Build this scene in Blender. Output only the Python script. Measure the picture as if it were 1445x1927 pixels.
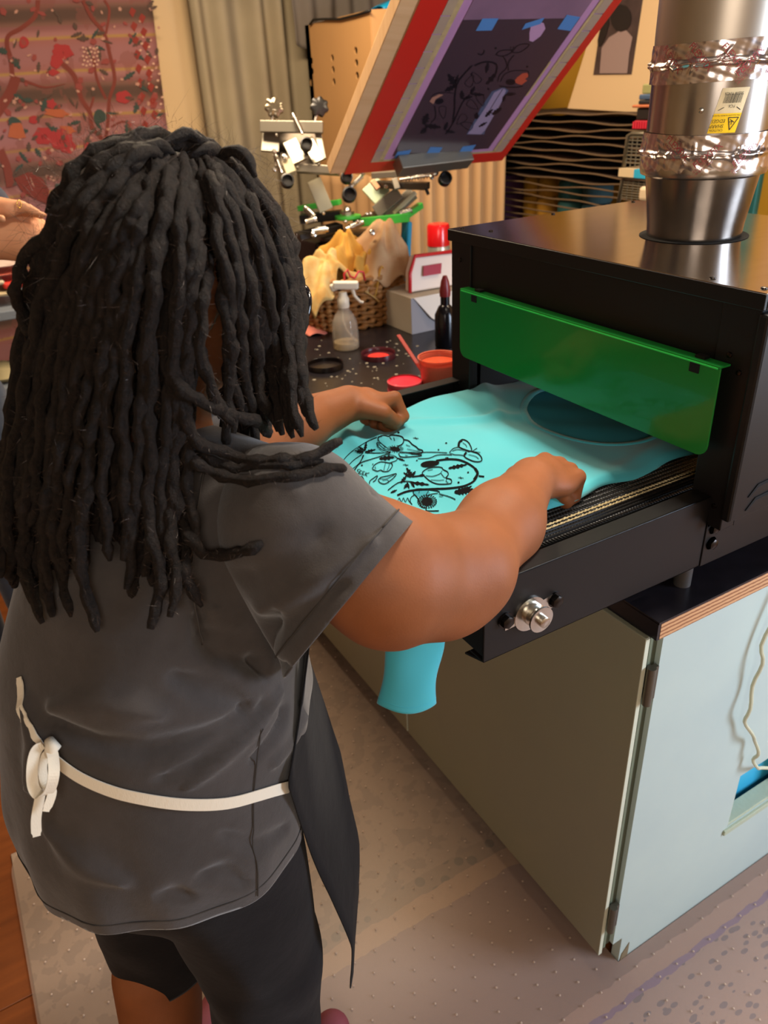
import bpy, bmesh, math, random
import numpy as np
from mathutils import Vector, Matrix
random.seed(7); rng = np.random.default_rng(7)
SC = bpy.context.scene
for o in list(bpy.data.objects): bpy.data.objects.remove(o)
# ------------------------------------------------------------------ camera
IW, IH, FPX = 1445, 1927, 1439.6
YA, PI_, RO = math.radians(28.844), math.radians(-29.097), math.radians(-3.056)
CAM = np.array([0, 0, 1.65])
FW = np.array([math.sin(YA)*math.cos(PI_), math.cos(YA)*math.cos(PI_), math.sin(PI_)])
_r = np.array([math.cos(YA), -math.sin(YA), 0.]); _u = np.cross(_r, FW)
RT = _r*math.cos(RO)+_u*math.sin(RO); UP = -_r*math.sin(RO)+_u*math.cos(RO)
def ray(x, y): return FW+RT*(x-IW/2)/FPX-UP*(y-IH/2)/FPX
def at(x, y, d): return CAM+ray(x, y)*d                      # survey helpers: a sight line met with a distance or a plane
def onz(x, y, z): d = ray(x, y); return CAM+d*(z-CAM[2])/d[2]
def onx(x, y, X): d = ray(x, y); return CAM+d*X/d[0]
def ony(x, y, Y): d = ray(x, y); return CAM+d*Y/d[1]
cd = bpy.data.cameras.new('camera'); co = bpy.data.objects.new('camera', cd); SC.collection.objects.link(co)
co.matrix_world = Matrix(((RT[0], UP[0], -FW[0], CAM[0]), (RT[1], UP[1], -FW[1], CAM[1]), (RT[2], UP[2], -FW[2], CAM[2]), (0, 0, 0, 1)))
cd.sensor_fit = 'HORIZONTAL'; cd.sensor_width = 36; cd.lens = 36*FPX/IW; cd.clip_start = .02
cd.dof.use_dof = True; cd.dof.focus_distance = 1.05; cd.dof.aperture_fstop = 8
SC.camera = co
# ------------------------------------------------------------------ world, lamps, exposure
w = bpy.data.worlds.new('world'); SC.world = w; w.use_nodes = True
w.node_tree.nodes['Background'].inputs[0].default_value = (1, .86, .7, 1); w.node_tree.nodes['Background'].inputs[1].default_value = .3
def area(name, loc, tgt, sx, sy, e, col, spread=180):
    l = bpy.data.lights.new(name, 'AREA'); l.shape = 'RECTANGLE'; l.size = sx; l.size_y = sy; l.energy = e; l.color = col
    l.spread = math.radians(spread)
    o = bpy.data.objects.new(name, l); SC.collection.objects.link(o); o.location = loc
    o.rotation_euler = (Vector(tgt)-Vector(loc)).to_track_quat('-Z', 'Y').to_euler(); return o
area('ceiling_lamp_light', (1.12, .75, 2.50), (1.0, .75, 0), .25, .25, 21, (1, .88, .74))
area('back_lamp_light', (.95, 2.35, 2.50), (1.1, 2.5, 0), .7, .4, 27, (1, .78, .54))
area('front_fill_light', (-.5, -1.15, 2.0), (.4, 1.2, 1.0), 1.3, .8, 13, (1, .88, .76))  # added soft fill from behind the camera, not a lamp of the room
area('window_light', (2.45, -.95, 1.45), (.9, .6, .55), .8, 1.1, 40, (.66, .80, 1))
area('right_back_fill_light', (2.1, 1.45, 2.50), (2.0, 1.6, 0), .4, .3, 11, (1, .80, .56))  # added fill to brighten the right wall and its reflection in the dryer top
SC.view_settings.view_transform = 'Standard'; SC.view_settings.look = 'None'
SC.view_settings.exposure = 0.85; SC.view_settings.gamma = 1; SC.view_settings.use_curve_mapping = False
# ------------------------------------------------------------------ materials
def lin(h):
    h = h.lstrip('#'); v = [int(h[i:i+2], 16)/255 for i in (0, 2, 4)]
    return tuple(x/12.92 if x <= .04045 else ((x+.055)/1.055)**2.4 for x in v)+(1,)
def setin(n, k, v):
    if k in n.inputs: n.inputs[k].default_value = v
MATS = {}
def mat(name, col, rough=.6, metal=0, noise=None, bump=None, trans=0, sheen=0, alpha=1, coat=0, ior=1.45, aniso=0, spec=.5):
    """noise=(scale, second colour, amount) ; bump=(scale, strength, distance)"""
    if name in MATS: return MATS[name]
    m = bpy.data.materials.new(name); m.use_nodes = True; nt = m.node_tree; b = nt.nodes['Principled BSDF']
    setin(b, 'Base Color', lin(col)); setin(b, 'Roughness', rough); setin(b, 'Metallic', metal); setin(b, 'Transmission Weight', trans)
    setin(b, 'Sheen Weight', sheen); setin(b, 'Alpha', alpha); setin(b, 'Coat Weight', coat); setin(b, 'IOR', ior); setin(b, 'Anisotropic', aniso)
    setin(b, 'Specular IOR Level', spec)
    tc = nt.nodes.new('ShaderNodeTexCoord')
    if noise is not None:
        n = nt.nodes.new('ShaderNodeTexNoise'); sc = noise[0]
        if isinstance(sc, tuple):
            mp = nt.nodes.new('ShaderNodeMapping'); mp.inputs['Scale'].default_value = sc; nt.links.new(tc.outputs['Object'], mp.inputs[0]); nt.links.new(mp.outputs[0], n.inputs['Vector']); setin(n, 'Scale', 1)
        else: nt.links.new(tc.outputs['Object'], n.inputs['Vector']); setin(n, 'Scale', sc)
        setin(n, 'Detail', 5)
        r = nt.nodes.new('ShaderNodeValToRGB'); r.color_ramp.elements[0].position = .5-.5*noise[2]; r.color_ramp.elements[1].position = .5+.5*noise[2]
        r.color_ramp.elements[0].color = lin(col); r.color_ramp.elements[1].color = lin(noise[1])
        nt.links.new(n.outputs[0], r.inputs[0]); nt.links.new(r.outputs[0], b.inputs['Base Color'])
    if bump is not None:
        n = nt.nodes.new('ShaderNodeTexNoise'); sc = bump[0]
        if isinstance(sc, tuple):
            mp = nt.nodes.new('ShaderNodeMapping'); mp.inputs['Scale'].default_value = sc; nt.links.new(tc.outputs['Object'], mp.inputs[0]); nt.links.new(mp.outputs[0], n.inputs['Vector']); setin(n, 'Scale', 1)
        else: nt.links.new(tc.outputs['Object'], n.inputs['Vector']); setin(n, 'Scale', sc)
        setin(n, 'Detail', 4)
        bp = nt.nodes.new('ShaderNodeBump'); bp.inputs['Strength'].default_value = bump[1]; bp.inputs['Distance'].default_value = bump[2]
        nt.links.new(n.outputs[0], bp.inputs['Height']); nt.links.new(bp.outputs[0], b.inputs['Normal'])
    MATS[name] = m; return m
# ------------------------------------------------------------------ objects
def tag(o, label=None, cat=None, group=None, kind=None):
    if label: o['label'] = label
    if cat: o['category'] = cat
    if group: o['group'] = group
    if kind: o['kind'] = kind
    return o
def thing(name, loc, label, cat, group=None):
    o = bpy.data.objects.new(name, None); SC.collection.objects.link(o); o.location = tuple(float(v) for v in loc); o.empty_display_size = .02
    return tag(o, label, cat, group)
def wloc(o):
    v = Vector(o.location)
    while o.parent: o = o.parent; v = v+Vector(o.location)
    return v
def link(name, me, m, parent=None):
    o = bpy.data.objects.new(name, me); SC.collection.objects.link(o)
    if m is not None:
        for k in (m if isinstance(m, (list, tuple)) else [m]): me.materials.append(k)
    if parent is not None:
        o.parent = parent
        p = wloc(parent)
        me.transform(Matrix.Translation(-p))
    return o
class MB:
    def __init__(s): s.v = []; s.f = []; s.mi = []; s.cur = 0
    def add(s, vs, fs):
        n = len(s.v); s.v += [tuple(float(c) for c in v) for v in vs]; s.f += [tuple(i+n for i in f) for f in fs]; s.mi += [s.cur]*len(fs); return s
    def box(s, c, d, R=None):
        c = np.array(c, float); h = np.array(d, float)/2
        vs = [np.array([x, y, z])*h for x in (-1, 1) for y in (-1, 1) for z in (-1, 1)]
        if R is not None: vs = [R@v for v in vs]
        return s.add([c+v for v in vs], [(0, 1, 3, 2), (4, 6, 7, 5), (0, 4, 5, 1), (2, 3, 7, 6), (0, 2, 6, 4), (1, 5, 7, 3)])
    def bb(s, x0, x1, y0, y1, z0, z1): return s.box(((x0+x1)/2, (y0+y1)/2, (z0+z1)/2), (abs(x1-x0), abs(y1-y0), abs(z1-z0)))
    def bar(s, p, q, w_, t, up=(0, 0, 1)):
        p = np.array(p, float); q = np.array(q, float); d = q-p; L = np.linalg.norm(d); d = d/L
        a = np.cross(d, up); a /= np.linalg.norm(a)+1e-9; b = np.cross(a, d)
        return s.box((p+q)/2, (L, w_, t), np.array([d, a, b]).T)
    def tube(s, pts, r, n=8, cap=True):
        pts = [np.array(p, float) for p in pts]; m = len(pts)
        rr = r if hasattr(r, '__len__') else [r]*m
        T = [pts[min(i+1, m-1)]-pts[max(i-1, 0)] for i in range(m)]; T = [t/(np.linalg.norm(t)+1e-12) for t in T]
        a = np.cross(T[0], (0, 0, 1) if abs(T[0][2]) < .9 else (1, 0, 0)); a /= np.linalg.norm(a)
        vs = []
        for i in range(m):
            a = a-T[i]*np.dot(a, T[i]); a /= np.linalg.norm(a)+1e-12; b = np.cross(T[i], a)
            for k in range(n):
                t = 2*math.pi*k/n; vs.append(pts[i]+(a*math.cos(t)+b*math.sin(t))*rr[i])
        fs = [(i*n+k, i*n+(k+1) % n, (i+1)*n+(k+1) % n, (i+1)*n+k) for i in range(m-1) for k in range(n)]
        if cap: fs += [tuple(range(n-1, -1, -1)), tuple((m-1)*n+k for k in range(n))]
        return s.add(vs, fs)
    def cyl(s, p, q, r0, r1=None, n=20): return s.tube([p, q], [r0, r0 if r1 is None else r1], n)
    def lathe(s, c, prof, n=32, ax=(0, 0, 1), close=True):
        """prof: list of (radius, height)"""
        c = np.array(c, float); ax = np.array(ax, float); ax /= np.linalg.norm(ax)
        a = np.cross(ax, (0, 1, 0) if abs(ax[1]) < .9 else (1, 0, 0)); a /= np.linalg.norm(a); b = np.cross(ax, a)
        vs = [c+ax*h+(a*math.cos(2*math.pi*k/n)+b*math.sin(2*math.pi*k/n))*max(r, 1e-5) for r, h in prof for k in range(n)]
        m = len(prof); fs = [(i*n+k, i*n+(k+1) % n, (i+1)*n+(k+1) % n, (i+1)*n+k) for i in range(m-1) for k in range(n)]
        if close: fs += [tuple(range(n-1, -1, -1)), tuple((m-1)*n+k for k in range(n))]
        return s.add(vs, fs)
    def prism(s, poly, vec):
        n = len(poly); P = [np.array(p, float) for p in poly]; v = np.array(vec, float)
        return s.add(P+[p+v for p in P], [tuple(range(n-1, -1, -1)), tuple(range(n, 2*n))]+[(i, (i+1) % n, n+(i+1) % n, n+i) for i in range(n)])
    def grid(s, nu, nv, fn):
        vs = [fn(i/(nu-1), j/(nv-1)) for i in range(nu) for j in range(nv)]
        return s.add(vs, [(i*nv+j, (i+1)*nv+j, (i+1)*nv+j+1, i*nv+j+1) for i in range(nu-1) for j in range(nv-1)])
    def build(s, name, m, parent=None, smooth=False, bevel=0, solid=0, seg=2, fixn=True):
        me = bpy.data.meshes.new(name); me.from_pydata(s.v, [], s.f)
        if any(s.mi): me.polygons.foreach_set('material_index', s.mi)
        o = link(name, me, m, parent)
        if fixn:
            bm = bmesh.new(); bm.from_mesh(me); bmesh.ops.recalc_face_normals(bm, faces=bm.faces); bm.to_mesh(me); bm.free()
        if smooth:
            me.polygons.foreach_set('use_smooth', [True]*len(me.polygons))
            if smooth != 'all':
                try: me.set_sharp_from_angle(angle=math.radians(40))
                except Exception: pass
        if solid: q = o.modifiers.new('s', 'SOLIDIFY'); q.thickness = solid; q.offset = 0
        if bevel: q = o.modifiers.new('b', 'BEVEL'); q.width = bevel; q.segments = seg; q.limit_method = 'ANGLE'; q.angle_limit = math.radians(40)
        me.update(); return o
# flat artwork: strokes and filled shapes laid on a surface through a mapping (u, v) -> point
def stroke(mb, pts, w_, fn, taper=False, closed=False):
    P = [np.array(p, float) for p in pts]
    if closed: P.append(P[0])
    Q = []
    for i in range(len(P)-1):                                 # Catmull-Rom smoothing
        p0 = P[i-1] if i > 0 else (P[-2] if closed else P[0]); p1 = P[i]; p2 = P[i+1]; p3 = P[i+2] if i+2 < len(P) else (P[1] if closed else P[-1])
        for t in np.linspace(0, 1, 5)[:-1]:
            Q.append(.5*((2*p1)+(-p0+p2)*t+(2*p0-5*p1+4*p2-p3)*t*t+(-p0+3*p1-3*p2+p3)*t**3))
    Q.append(P[-1]); n = len(Q); vs = []
    for i, q in enumerate(Q):
        t = Q[min(i+1, n-1)]-Q[max(i-1, 0)]; t = t/(np.linalg.norm(t)+1e-9); nn = np.array([-t[1], t[0]])
        ww = w_/2*(1 if not taper else (1-i/(n-1)*.85)); vs += [fn(*(q+nn*ww)), fn(*(q-nn*ww))]
    mb.add(vs, [(2*i, 2*i+1, 2*i+3, 2*i+2) for i in range(n-1)])
def fill(mb, pts, fn):
    c = np.mean(np.array(pts, float), axis=0); n = len(pts)
    mb.add([fn(*c)]+[fn(*p) for p in pts], [(0, i+1, (i+1) % n+1) for i in range(n)])
def blob(cx, cy, rx, ry, n=12, rot=0, lob=0, k=5):
    o = []
    for i in range(n):
        t = 2*math.pi*i/n; r = 1+lob*math.cos(k*t); x = rx*r*math.cos(t); y = ry*r*math.sin(t)
        o.append((cx+x*math.cos(rot)-y*math.sin(rot), cy+x*math.sin(rot)+y*math.cos(rot)))
    return o
def leafshape(x, y, ang, L, W, jag=4):
    pts = []; ca, sa = math.cos(ang), math.sin(ang)
    for s_ in (1, -1):
        seq = []
        for i in range(jag*2+1):
            t = i/(jag*2); ww = W*math.sin(math.pi*min(t*.9+.08, 1))*(1 if i % 2 else .45); seq.append((t*L, s_*ww))
        pts += seq if s_ == 1 else seq[::-1]
    return [(x+a*ca-b*sa, y+a*sa+b*ca) for a, b in pts]
def textmesh(mb, txt, fn, size=1., align='LEFT'):
    cu = bpy.data.curves.new('t', 'FONT'); cu.body = txt; cu.size = size; cu.align_x = align; cu.resolution_u = 2
    o = bpy.data.objects.new('t', cu); SC.collection.objects.link(o)
    dg = bpy.context.evaluated_depsgraph_get(); me = bpy.data.meshes.new_from_object(o.evaluated_get(dg))
    mb.add([fn(v.co.x, v.co.y) for v in me.vertices], [tuple(p.vertices) for p in me.polygons])
    bpy.data.objects.remove(o); bpy.data.curves.remove(cu); bpy.data.meshes.remove(me)
# ------------------------------------------------------------------ shared materials
BLK = mat('black_powder_coat', '#0f0d0d', .42, 0, bump=(900, .08, .001), spec=.4)
BLK2 = mat('black_laminate', '#141216', .28, 0, noise=(30, '#1d1a1f', .5), bump=(60, .05, .002))
STEEL = mat('brushed_steel', '#b9b0a8', .17, 1, noise=((4, 90, 4), '#a39a92', .8), bump=((6, 300, 6), .03, .0006))
GALV = mat('galvanised_steel', '#b5aea8', .22, 1, noise=(14, '#98918a', .7), bump=((60, 60, 4), .05, .002))
CHROME = mat('zinc_metal', '#c9c4ba', .25, 1)
DKMET = mat('dark_bolt_metal', '#3a3634', .3, 1)
SAGE = mat('sage_paint', '#8b8970', .36, 0, noise=(3, '#838171', .6), bump=(200, .03, .001))
PALE = mat('pale_blue_paint', '#b9c9c2', .5, 0, noise=(5, '#aebfbc', .6), bump=(30, .06, .002))
WHITE = mat('white_paint', '#e6dfcf', .5)
# ================================================================== SETTING
def struct(o): o['kind'] = 'structure'; return o
wood_fl = mat('orange_wood_floor', '#8a4a1c', .45, 0, noise=((4, 40, 4), '#5f2f10', .8))
wallp = mat('cream_wall_paint', '#c9ae86', .8, 0, noise=(2, '#bfa47c', .5))
XL, XR, YF, YB, ZC = -1.7, 2.85, -1.35, 3.75, 2.6
struct(MB().bb(XL, XR, YF, YB, -.05, 0).build('floor', wood_fl))
for i in range(32):
    y0 = YF+.01+i*.16
    if y0+.157 > YB: break
pl = bpy.data.objects['floor']
for i in range(18):                                            # boards at the left edge of the mat, the only floor in view
    x0 = -.2-.14*(i % 9+1); y0 = YF+.05 if i < 9 else 1.21
    MB().bb(x0, x0+.1375, y0, y0+(1.15 if i < 9 else 1.2), 0, .004).build('floor_board', wood_fl, pl, bevel=.001, seg=1)
struct(MB().bb(XL, XR, YB, YB+.1, 0, ZC).build('wall_back', wallp))
struct(MB().bb(XL, XR, YF-.1, YF, 0, ZC).build('wall_front', wallp))
struct(MB().bb(XL-.1, XL, YF, YB, 0, ZC).build('wall_left', wallp))
yel = mat('yellow_wall_paint', '#c9962a', .7, 0, noise=(2, '#bf8c24', .5))
struct(MB().bb(XR, XR+.1, YF, YB, 0, ZC).build('wall_right', yel))
struct(MB().bb(XR-.03, XR, 2.02, 2.13, 0, ZC).build('trim_1', mat('teal_trim_paint', '#2f6f6c', .5), bevel=.003))
struct(MB().bb(XL, XR, YF, YB, ZC, ZC+.08).build('ceiling', mat('grey_ceiling', '#6b6258', .9)))
wp = MB().bb(XR-.03, XR, .55, 1.95, 1.15, 2.25).build('wooden_wall_board', mat('pale_wood_board', '#c79a62', .5, 0, noise=((6, 2, 60), '#b38450', .6)), None, bevel=.004); tag(wp, 'pale wooden board fixed on the yellow wall to the right of the duct', 'board')
# --- rug under a clear studded mat
def rugmat():
    m = bpy.data.materials.new('patterned_rug'); m.use_nodes = True; nt = m.node_tree; b = nt.nodes['Principled BSDF']; setin(b, 'Roughness', .85)
    tc = nt.nodes.new('ShaderNodeTexCoord'); L = nt.links
    def mix(f, a, c):
        n = nt.nodes.new('ShaderNodeMix'); n.data_type = 'RGBA'
        L.new(f, n.inputs[0])
        if isinstance(a, tuple): n.inputs[6].default_value = a
        else: L.new(a, n.inputs[6])
        if isinstance(c, tuple): n.inputs[7].default_value = c
        else: L.new(c, n.inputs[7])
        return n.outputs[2]
    def mth(op, a, bb=None):
        n = nt.nodes.new('ShaderNodeMath'); n.operation = op
        for i, q in enumerate((a, bb)):
            if q is None: continue
            if isinstance(q, (int, float)): n.inputs[i].default_value = q
            else: L.new(q, n.inputs[i])
        return n.outputs[0]
    sep = nt.nodes.new('ShaderNodeSeparateXYZ'); L.new(tc.outputs['Object'], sep.inputs[0])
    X, Y = sep.outputs[0], sep.outputs[1]
    nz = nt.nodes.new('ShaderNodeTexNoise'); setin(nz, 'Scale', 26); setin(nz, 'Detail', 4); L.new(tc.outputs['Object'], nz.inputs[0])
    nz2 = nt.nodes.new('ShaderNodeTexNoise'); setin(nz2, 'Scale', 9); setin(nz2, 'Detail', 3); L.new(tc.outputs['Object'], nz2.inputs[0])
    vo = nt.nodes.new('ShaderNodeTexVoronoi'); setin(vo, 'Scale', 24); L.new(tc.outputs['Object'], vo.inputs[0])
    wob = mth('MULTIPLY', mth('SUBTRACT', nz.outputs[0], .5), .022)
    y = mth('ADD', Y, wob)
    def band(lo, hi): return mth('MULTIPLY', mth('GREATER_THAN', y, lo), mth('LESS_THAN', y, hi))
    mp = nt.nodes.new('ShaderNodeMapping'); mp.inputs['Scale'].default_value = (30, 62, 1); mp.inputs['Rotation'].default_value = (0, 0, .5); L.new(tc.outputs['Object'], mp.inputs[0])
    vl = nt.nodes.new('ShaderNodeTexVoronoi'); setin(vl, 'Scale', 1); L.new(mp.outputs[0], vl.inputs[0]); lm = mth('LESS_THAN', mth('ADD', vl.outputs[0], mth('MULTIPLY', nz.outputs[0], .5)), .53)
    base = mix(nz2.outputs[0], lin('#9a8472'), lin('#a08c7a'))
    field = mix(mth('MULTIPLY', mth('GREATER_THAN', nz.outputs[0], .53), .6), base, lin('#75655a'))
    c = mix(band(.58, .91), field, lin('#8f7371'))
    c = mix(band(.905, .955), c, lin('#b5957a'))
    c = mix(band(.955, 1.0), c, mix(mth('GREATER_THAN', vo.outputs[0], .3), lin('#5c584f'), lin('#8e7a68')))
    c = mix(band(.548, .582), c, lin('#b5938a'))
    c = mix(band(.535, .548), c, lin('#80669a'))
    c = mix(mth('LESS_THAN', y, .535), c, mix(lm, lin('#ad9290'), lin('#655d76')))
    L.new(c, b.inputs['Base Color'])
    return m
rug = MB().prism([(x, y, .004) for x, y in ((-.24, -.9), (2.4, -.9), (2.4, .6095), (.842, .6095), (.842, 2.6), (.12, 2.6), (.12, 1.6), (-.24, 1.6))], (0, 0, .006)).build('rug', rugmat(), None, bevel=.002)
tag(rug, 'mauve and tan patterned rug lying under the clear studded floor mat', 'rug')
rug.data.transform(Matrix.Translation((0, 0, 0)))
def matmat():
    m = bpy.data.materials.new('clear_vinyl'); m.use_nodes = True; nt = m.node_tree; b = nt.nodes['Principled BSDF']; out = nt.nodes['Material Output']
    setin(b, 'Base Color', lin('#b9a594')); setin(b, 'Roughness', .34)
    tr = nt.nodes.new('ShaderNodeBsdfTransparent'); tr.inputs[0].default_value = (.97, .95, .93, 1); mx = nt.nodes.new('ShaderNodeMixShader')
    n = nt.nodes.new('ShaderNodeTexNoise'); setin(n, 'Scale', 5); bp = nt.nodes.new('ShaderNodeBump'); bp.inputs['Strength'].default_value = .25; bp.inputs['Distance'].default_value = .02
    nt.links.new(n.outputs[0], bp.inputs['Height']); nt.links.new(bp.outputs[0], b.inputs['Normal'])
    mx.inputs[0].default_value = .22; nt.links.new(tr.outputs[0], mx.inputs[1]); nt.links.new(b.outputs[0], mx.inputs[2]); nt.links.new(mx.outputs[0], out.inputs[0]); return m
VIN = matmat()
def rrect(x0, x1, y0, y1, r, n=8):
    P = []
    for cx, cy, a0 in ((x1-r, y1-r, 0), (x0+r, y1-r, 90), (x0+r, y0+r, 180), (x1-r, y0+r, 270)):
        for i in range(n+1): t = math.radians(a0+90*i/n); P.append((cx+r*math.cos(t), cy+r*math.sin(t)))
    return P
mt = thing('floor_mat', (-.25, .5, .011), 'clear studded vinyl mat covering the patterned rug, rounded corner at left', 'floor mat')
MB().prism([(x, y, .0115) for x, y in [(-.245, -.8), (2.3, -.8), (2.3, .607), (.840, .607), (.840, 2.5), (.13, 2.5), (.13, 1.62)]+[(-.155+.09*math.cos(t), 1.53+.09*math.sin(t)) for t in np.linspace(1.57, 3.14, 9)]], (0, 0, .0022)).build('sheet', VIN, mt)
sd = MB()
for i in range(42):
    for j in range(60):
        x = -.21+i*.05+(j % 2)*.025; y = -.1+j*.04
        if (y > 1.58 and x < .15) or (x > .80 and y > .59) or y < 0.05: continue
        sd.lathe((x, y, .0137), [(.0028, 0), (.002, .0012), (.0004, .0016)], 6, close=False)
o = sd.build('studs', mat('mat_stud', '#b39d8c', .35), mt); o['kind'] = 'stuff'
# ================================================================== CABINET
cab = thing('cabinet', (1.3, 1.3, 0), 'sage green and pale blue painted wooden cabinet under the black worktop', 'cabinet')
YS = .610
p = MB()
cut = (1.128, 1.36, .238, .392)
def plate(x0, x1, z0, z1): p.bb(x0, x1, YS, YS+.02, z0, z1)
plate(.817, cut[0], .09, .90); plate(cut[0], cut[1], cut[3], .90); plate(cut[1], 2.0, .0, .90); plate(cut[0], cut[1], 0, cut[2]); plate(.843, cut[0], 0, .09)
p.build('side_panel', PALE, cab)['label'] = 'pale blue side panel with a square cut-out'
p = MB(); e = .006
p.bb(cut[0], cut[1], YS+.002, YS+.035, cut[2]-.0, cut[2]+.008).bb(cut[0], cut[0]+.005, YS+.002, YS+.035, cut[2], cut[3]).bb(cut[1]-.03, cut[1], YS-.004, YS+.035, cut[2], cut[3])
p.bb(cut[0]-.012, cut[1], YS-.005, YS, cut[2]-.016, cut[2]-.002)
p.build('cutout_edge', mat('raw_painted_edge', '#aeb79f', .7, bump=(80, .3, .004)), cab, bevel=.001)
tag(MB().bb(1.14, 1.35, YS+.05, YS+.18, .20, .44).build('storage_tub', mat('blue_plastic', '#3fb0d8', .35), None, bevel=.01), 'bright blue plastic tub seen through the cut-out of the pale blue cabinet side', 'tub')
MB().bb(.790, .817, .620, .64, .085, .90).build('face_frame', mat('dark_green_edge', '#4d5546', .6), cab)
MB().bb(.797, .803, .617, .622, .085, .90).build('stile', mat('green_stile', '#6a735f', .5), cab)
for i, (y0, y1) in enumerate(((.612, 1.343), (1.349, 2.07), (2.076, 2.8))):
    d = MB().bb(.779, .789, y0, y1, .085, .897).build('door', SAGE, cab, bevel=.0015)
    MB().bb(.7785, .7870, y0-.0015, y0, .086, .896).build('door_edge', mat('cream_door_edge', '#c8cdb9', .5), d)
MB().bb(.84, .86, .66, 2.8, 0, .09).build('toe_kick', mat('dark_kick', '#2c2520', .7), cab)
MB().bb(.8, 2.0, 2.8, 2.82, 0, .90).bb(1.98, 2.0, .63, 2.8, 0, .9).build('back_panel', SAGE, cab)
MB().bb(.80, 1.98, .63, 2.8, .09, .11).build('bottom_shelf', SAGE, cab)
for z in (.765, .165):
    h = MB().cyl((.793, .604, z), (.793, .604, z+.075), .0075, n=12).bb(.793, .81, .604, .612, z+.004, z+.071).build('hinge', mat('grey_hinge', '#6b675c', .35, .8), cab, smooth=True)
MB().prism([(.845, .6085, .0), (.868, .6085, .0), (.868, .6085, .055), (.85, .6085, .03)], (0, .004, 0)).build('chipped_corner', mat('bare_chipboard', '#7d6f55', .9, bump=(200, .5, .003)), cab)
# worktop
def plymat():
    m = bpy.data.materials.new('plywood_edge'); m.use_nodes = True; nt = m.node_tree; b = nt.nodes['Principled BSDF']; setin(b, 'Roughness', .7)
    tc = nt.nodes.new('ShaderNodeTexCoord'); w_ = nt.nodes.new('ShaderNodeTexWave'); w_.bands_direction = 'Z'; setin(w_, 'Scale', 42); setin(w_, 'Distortion', 1.5); setin(w_, 'Detail', 3); setin(w_, 'Detail Scale', 2)
    r = nt.nodes.new('ShaderNodeValToRGB'); r.color_ramp.elements[0].color = lin('#8f5a38'); r.color_ramp.elements[1].color = lin('#c99a6d'); r.color_ramp.elements[0].position = .15; r.color_ramp.elements[1].position = .6
    nt.links.new(tc.outputs['Object'], w_.inputs[0]); nt.links.new(w_.outputs[1], r.inputs[0]); nt.links.new(r.outputs[0], b.inputs['Base Color']); return m
wt = thing('worktop', (1.3, 1.3, .9), 'black laminated plywood worktop lying on the cabinet', 'worktop')
MB().bb(.792, 2.02, .598, 2.85, .900, .930).build('core', plymat(), wt)['label'] = 'raw plywood edge'
MB().bb(.786, 2.02, .5975, 2.85, .930, .934).bb(.786, .7935, .5985, 2.85, .8995, .931).build('laminate', BLK2, wt)
# cord on the side panel
cp = [ony(x, y, .603) for x, y in [(1450, 1135), (1432, 1190), (1420, 1240), (1405, 1300), (1393, 1345), (1402, 1372), (1414, 1392), (1413, 1415), (1410, 1432), (1425, 1440), (1450, 1434)]]
cp[0] = cp[0]+np.array([.05, 0, .1])
def smoothp(P, k=4):
    P = [np.array(p, float) for p in P]; Q = []
    for i in range(len(P)-1):
        p0 = P[max(i-1, 0)]; p1 = P[i]; p2 = P[i+1]; p3 = P[min(i+2, len(P)-1)]
        for t in np.linspace(0, 1, k+1)[:-1]: Q.append(.5*((2*p1)+(-p0+p2)*t+(2*p0-5*p1+4*p2-p3)*t*t+(-p0+3*p1-3*p2+p3)*t**3))
    return Q+[P[-1]]
tag(MB().tube([q-np.array([0, .012+.004*math.sin(i), 0]) for i, q in enumerate(smoothp(cp))], .0035, 8).build('power_cord', mat('ivory_cable', '#c6c7ac', .5), smooth=True), 'thin ivory cord hanging against the pale blue cabinet side', 'cord')
# ================================================================== CONVEYOR DRYER
dr = thing('conveyor_dryer', (1.0, .95, .934), 'black conveyor dryer with green heat shield and steel top on the worktop', 'dryer')
X0, X1, Y0, Y1, ZT = .90, 1.405, .606, 1.300, 1.40
MB().bb(X0-.004, X1, Y0-.004, Y1+.004, ZT-.003, ZT).build('top_panel', STEEL, dr)['label'] = 'brushed steel top'
MB().bb(X0-.006, X0, Y0-.005, Y1+.005, ZT-.022, ZT-.001).bb(X0, X1, Y0-.006, Y0-.001, ZT-.022, ZT-.001).build('top_edge', BLK, dr, bevel=.001)
MB().bb(X0+.004, X0+.02, .665, 1.237, 1.205, ZT-.004).build('front_panel', BLK, dr)
MB().bb(X0, X0+.03, Y0, .665, 1.05, ZT-.004).build('post', BLK, dr, bevel=.0015)
MB().bb(X0, X0+.03, 1.237, Y1, 1.05, ZT-.004).build('post', BLK, dr, bevel=.0015)
MB().bb(X0+.03, X1, Y0, Y0+.012, 1.05, ZT-.004).build('side_panel', BLK, dr)
MB().bb(X0+.03, X1, Y1-.012, Y1, 1.05, ZT-.004).build('side_panel', BLK, dr)
MB().bb(X1-.012, X1, Y0+.012, Y1-.012, 1.20, ZT-.004).build('back_panel', BLK, dr)
MB().bb(X0+.02, X1-.012, .655, .665, 1.06, 1.21).bb(X0+.02, X1-.012, 1.237, 1.247, 1.06, 1.21).bb(X0+.02, X1-.012, .655, 1.247, 1.205, 1.215).build('tunnel', mat('dark_tunnel', '#0b0b0e', .6), dr)
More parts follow.
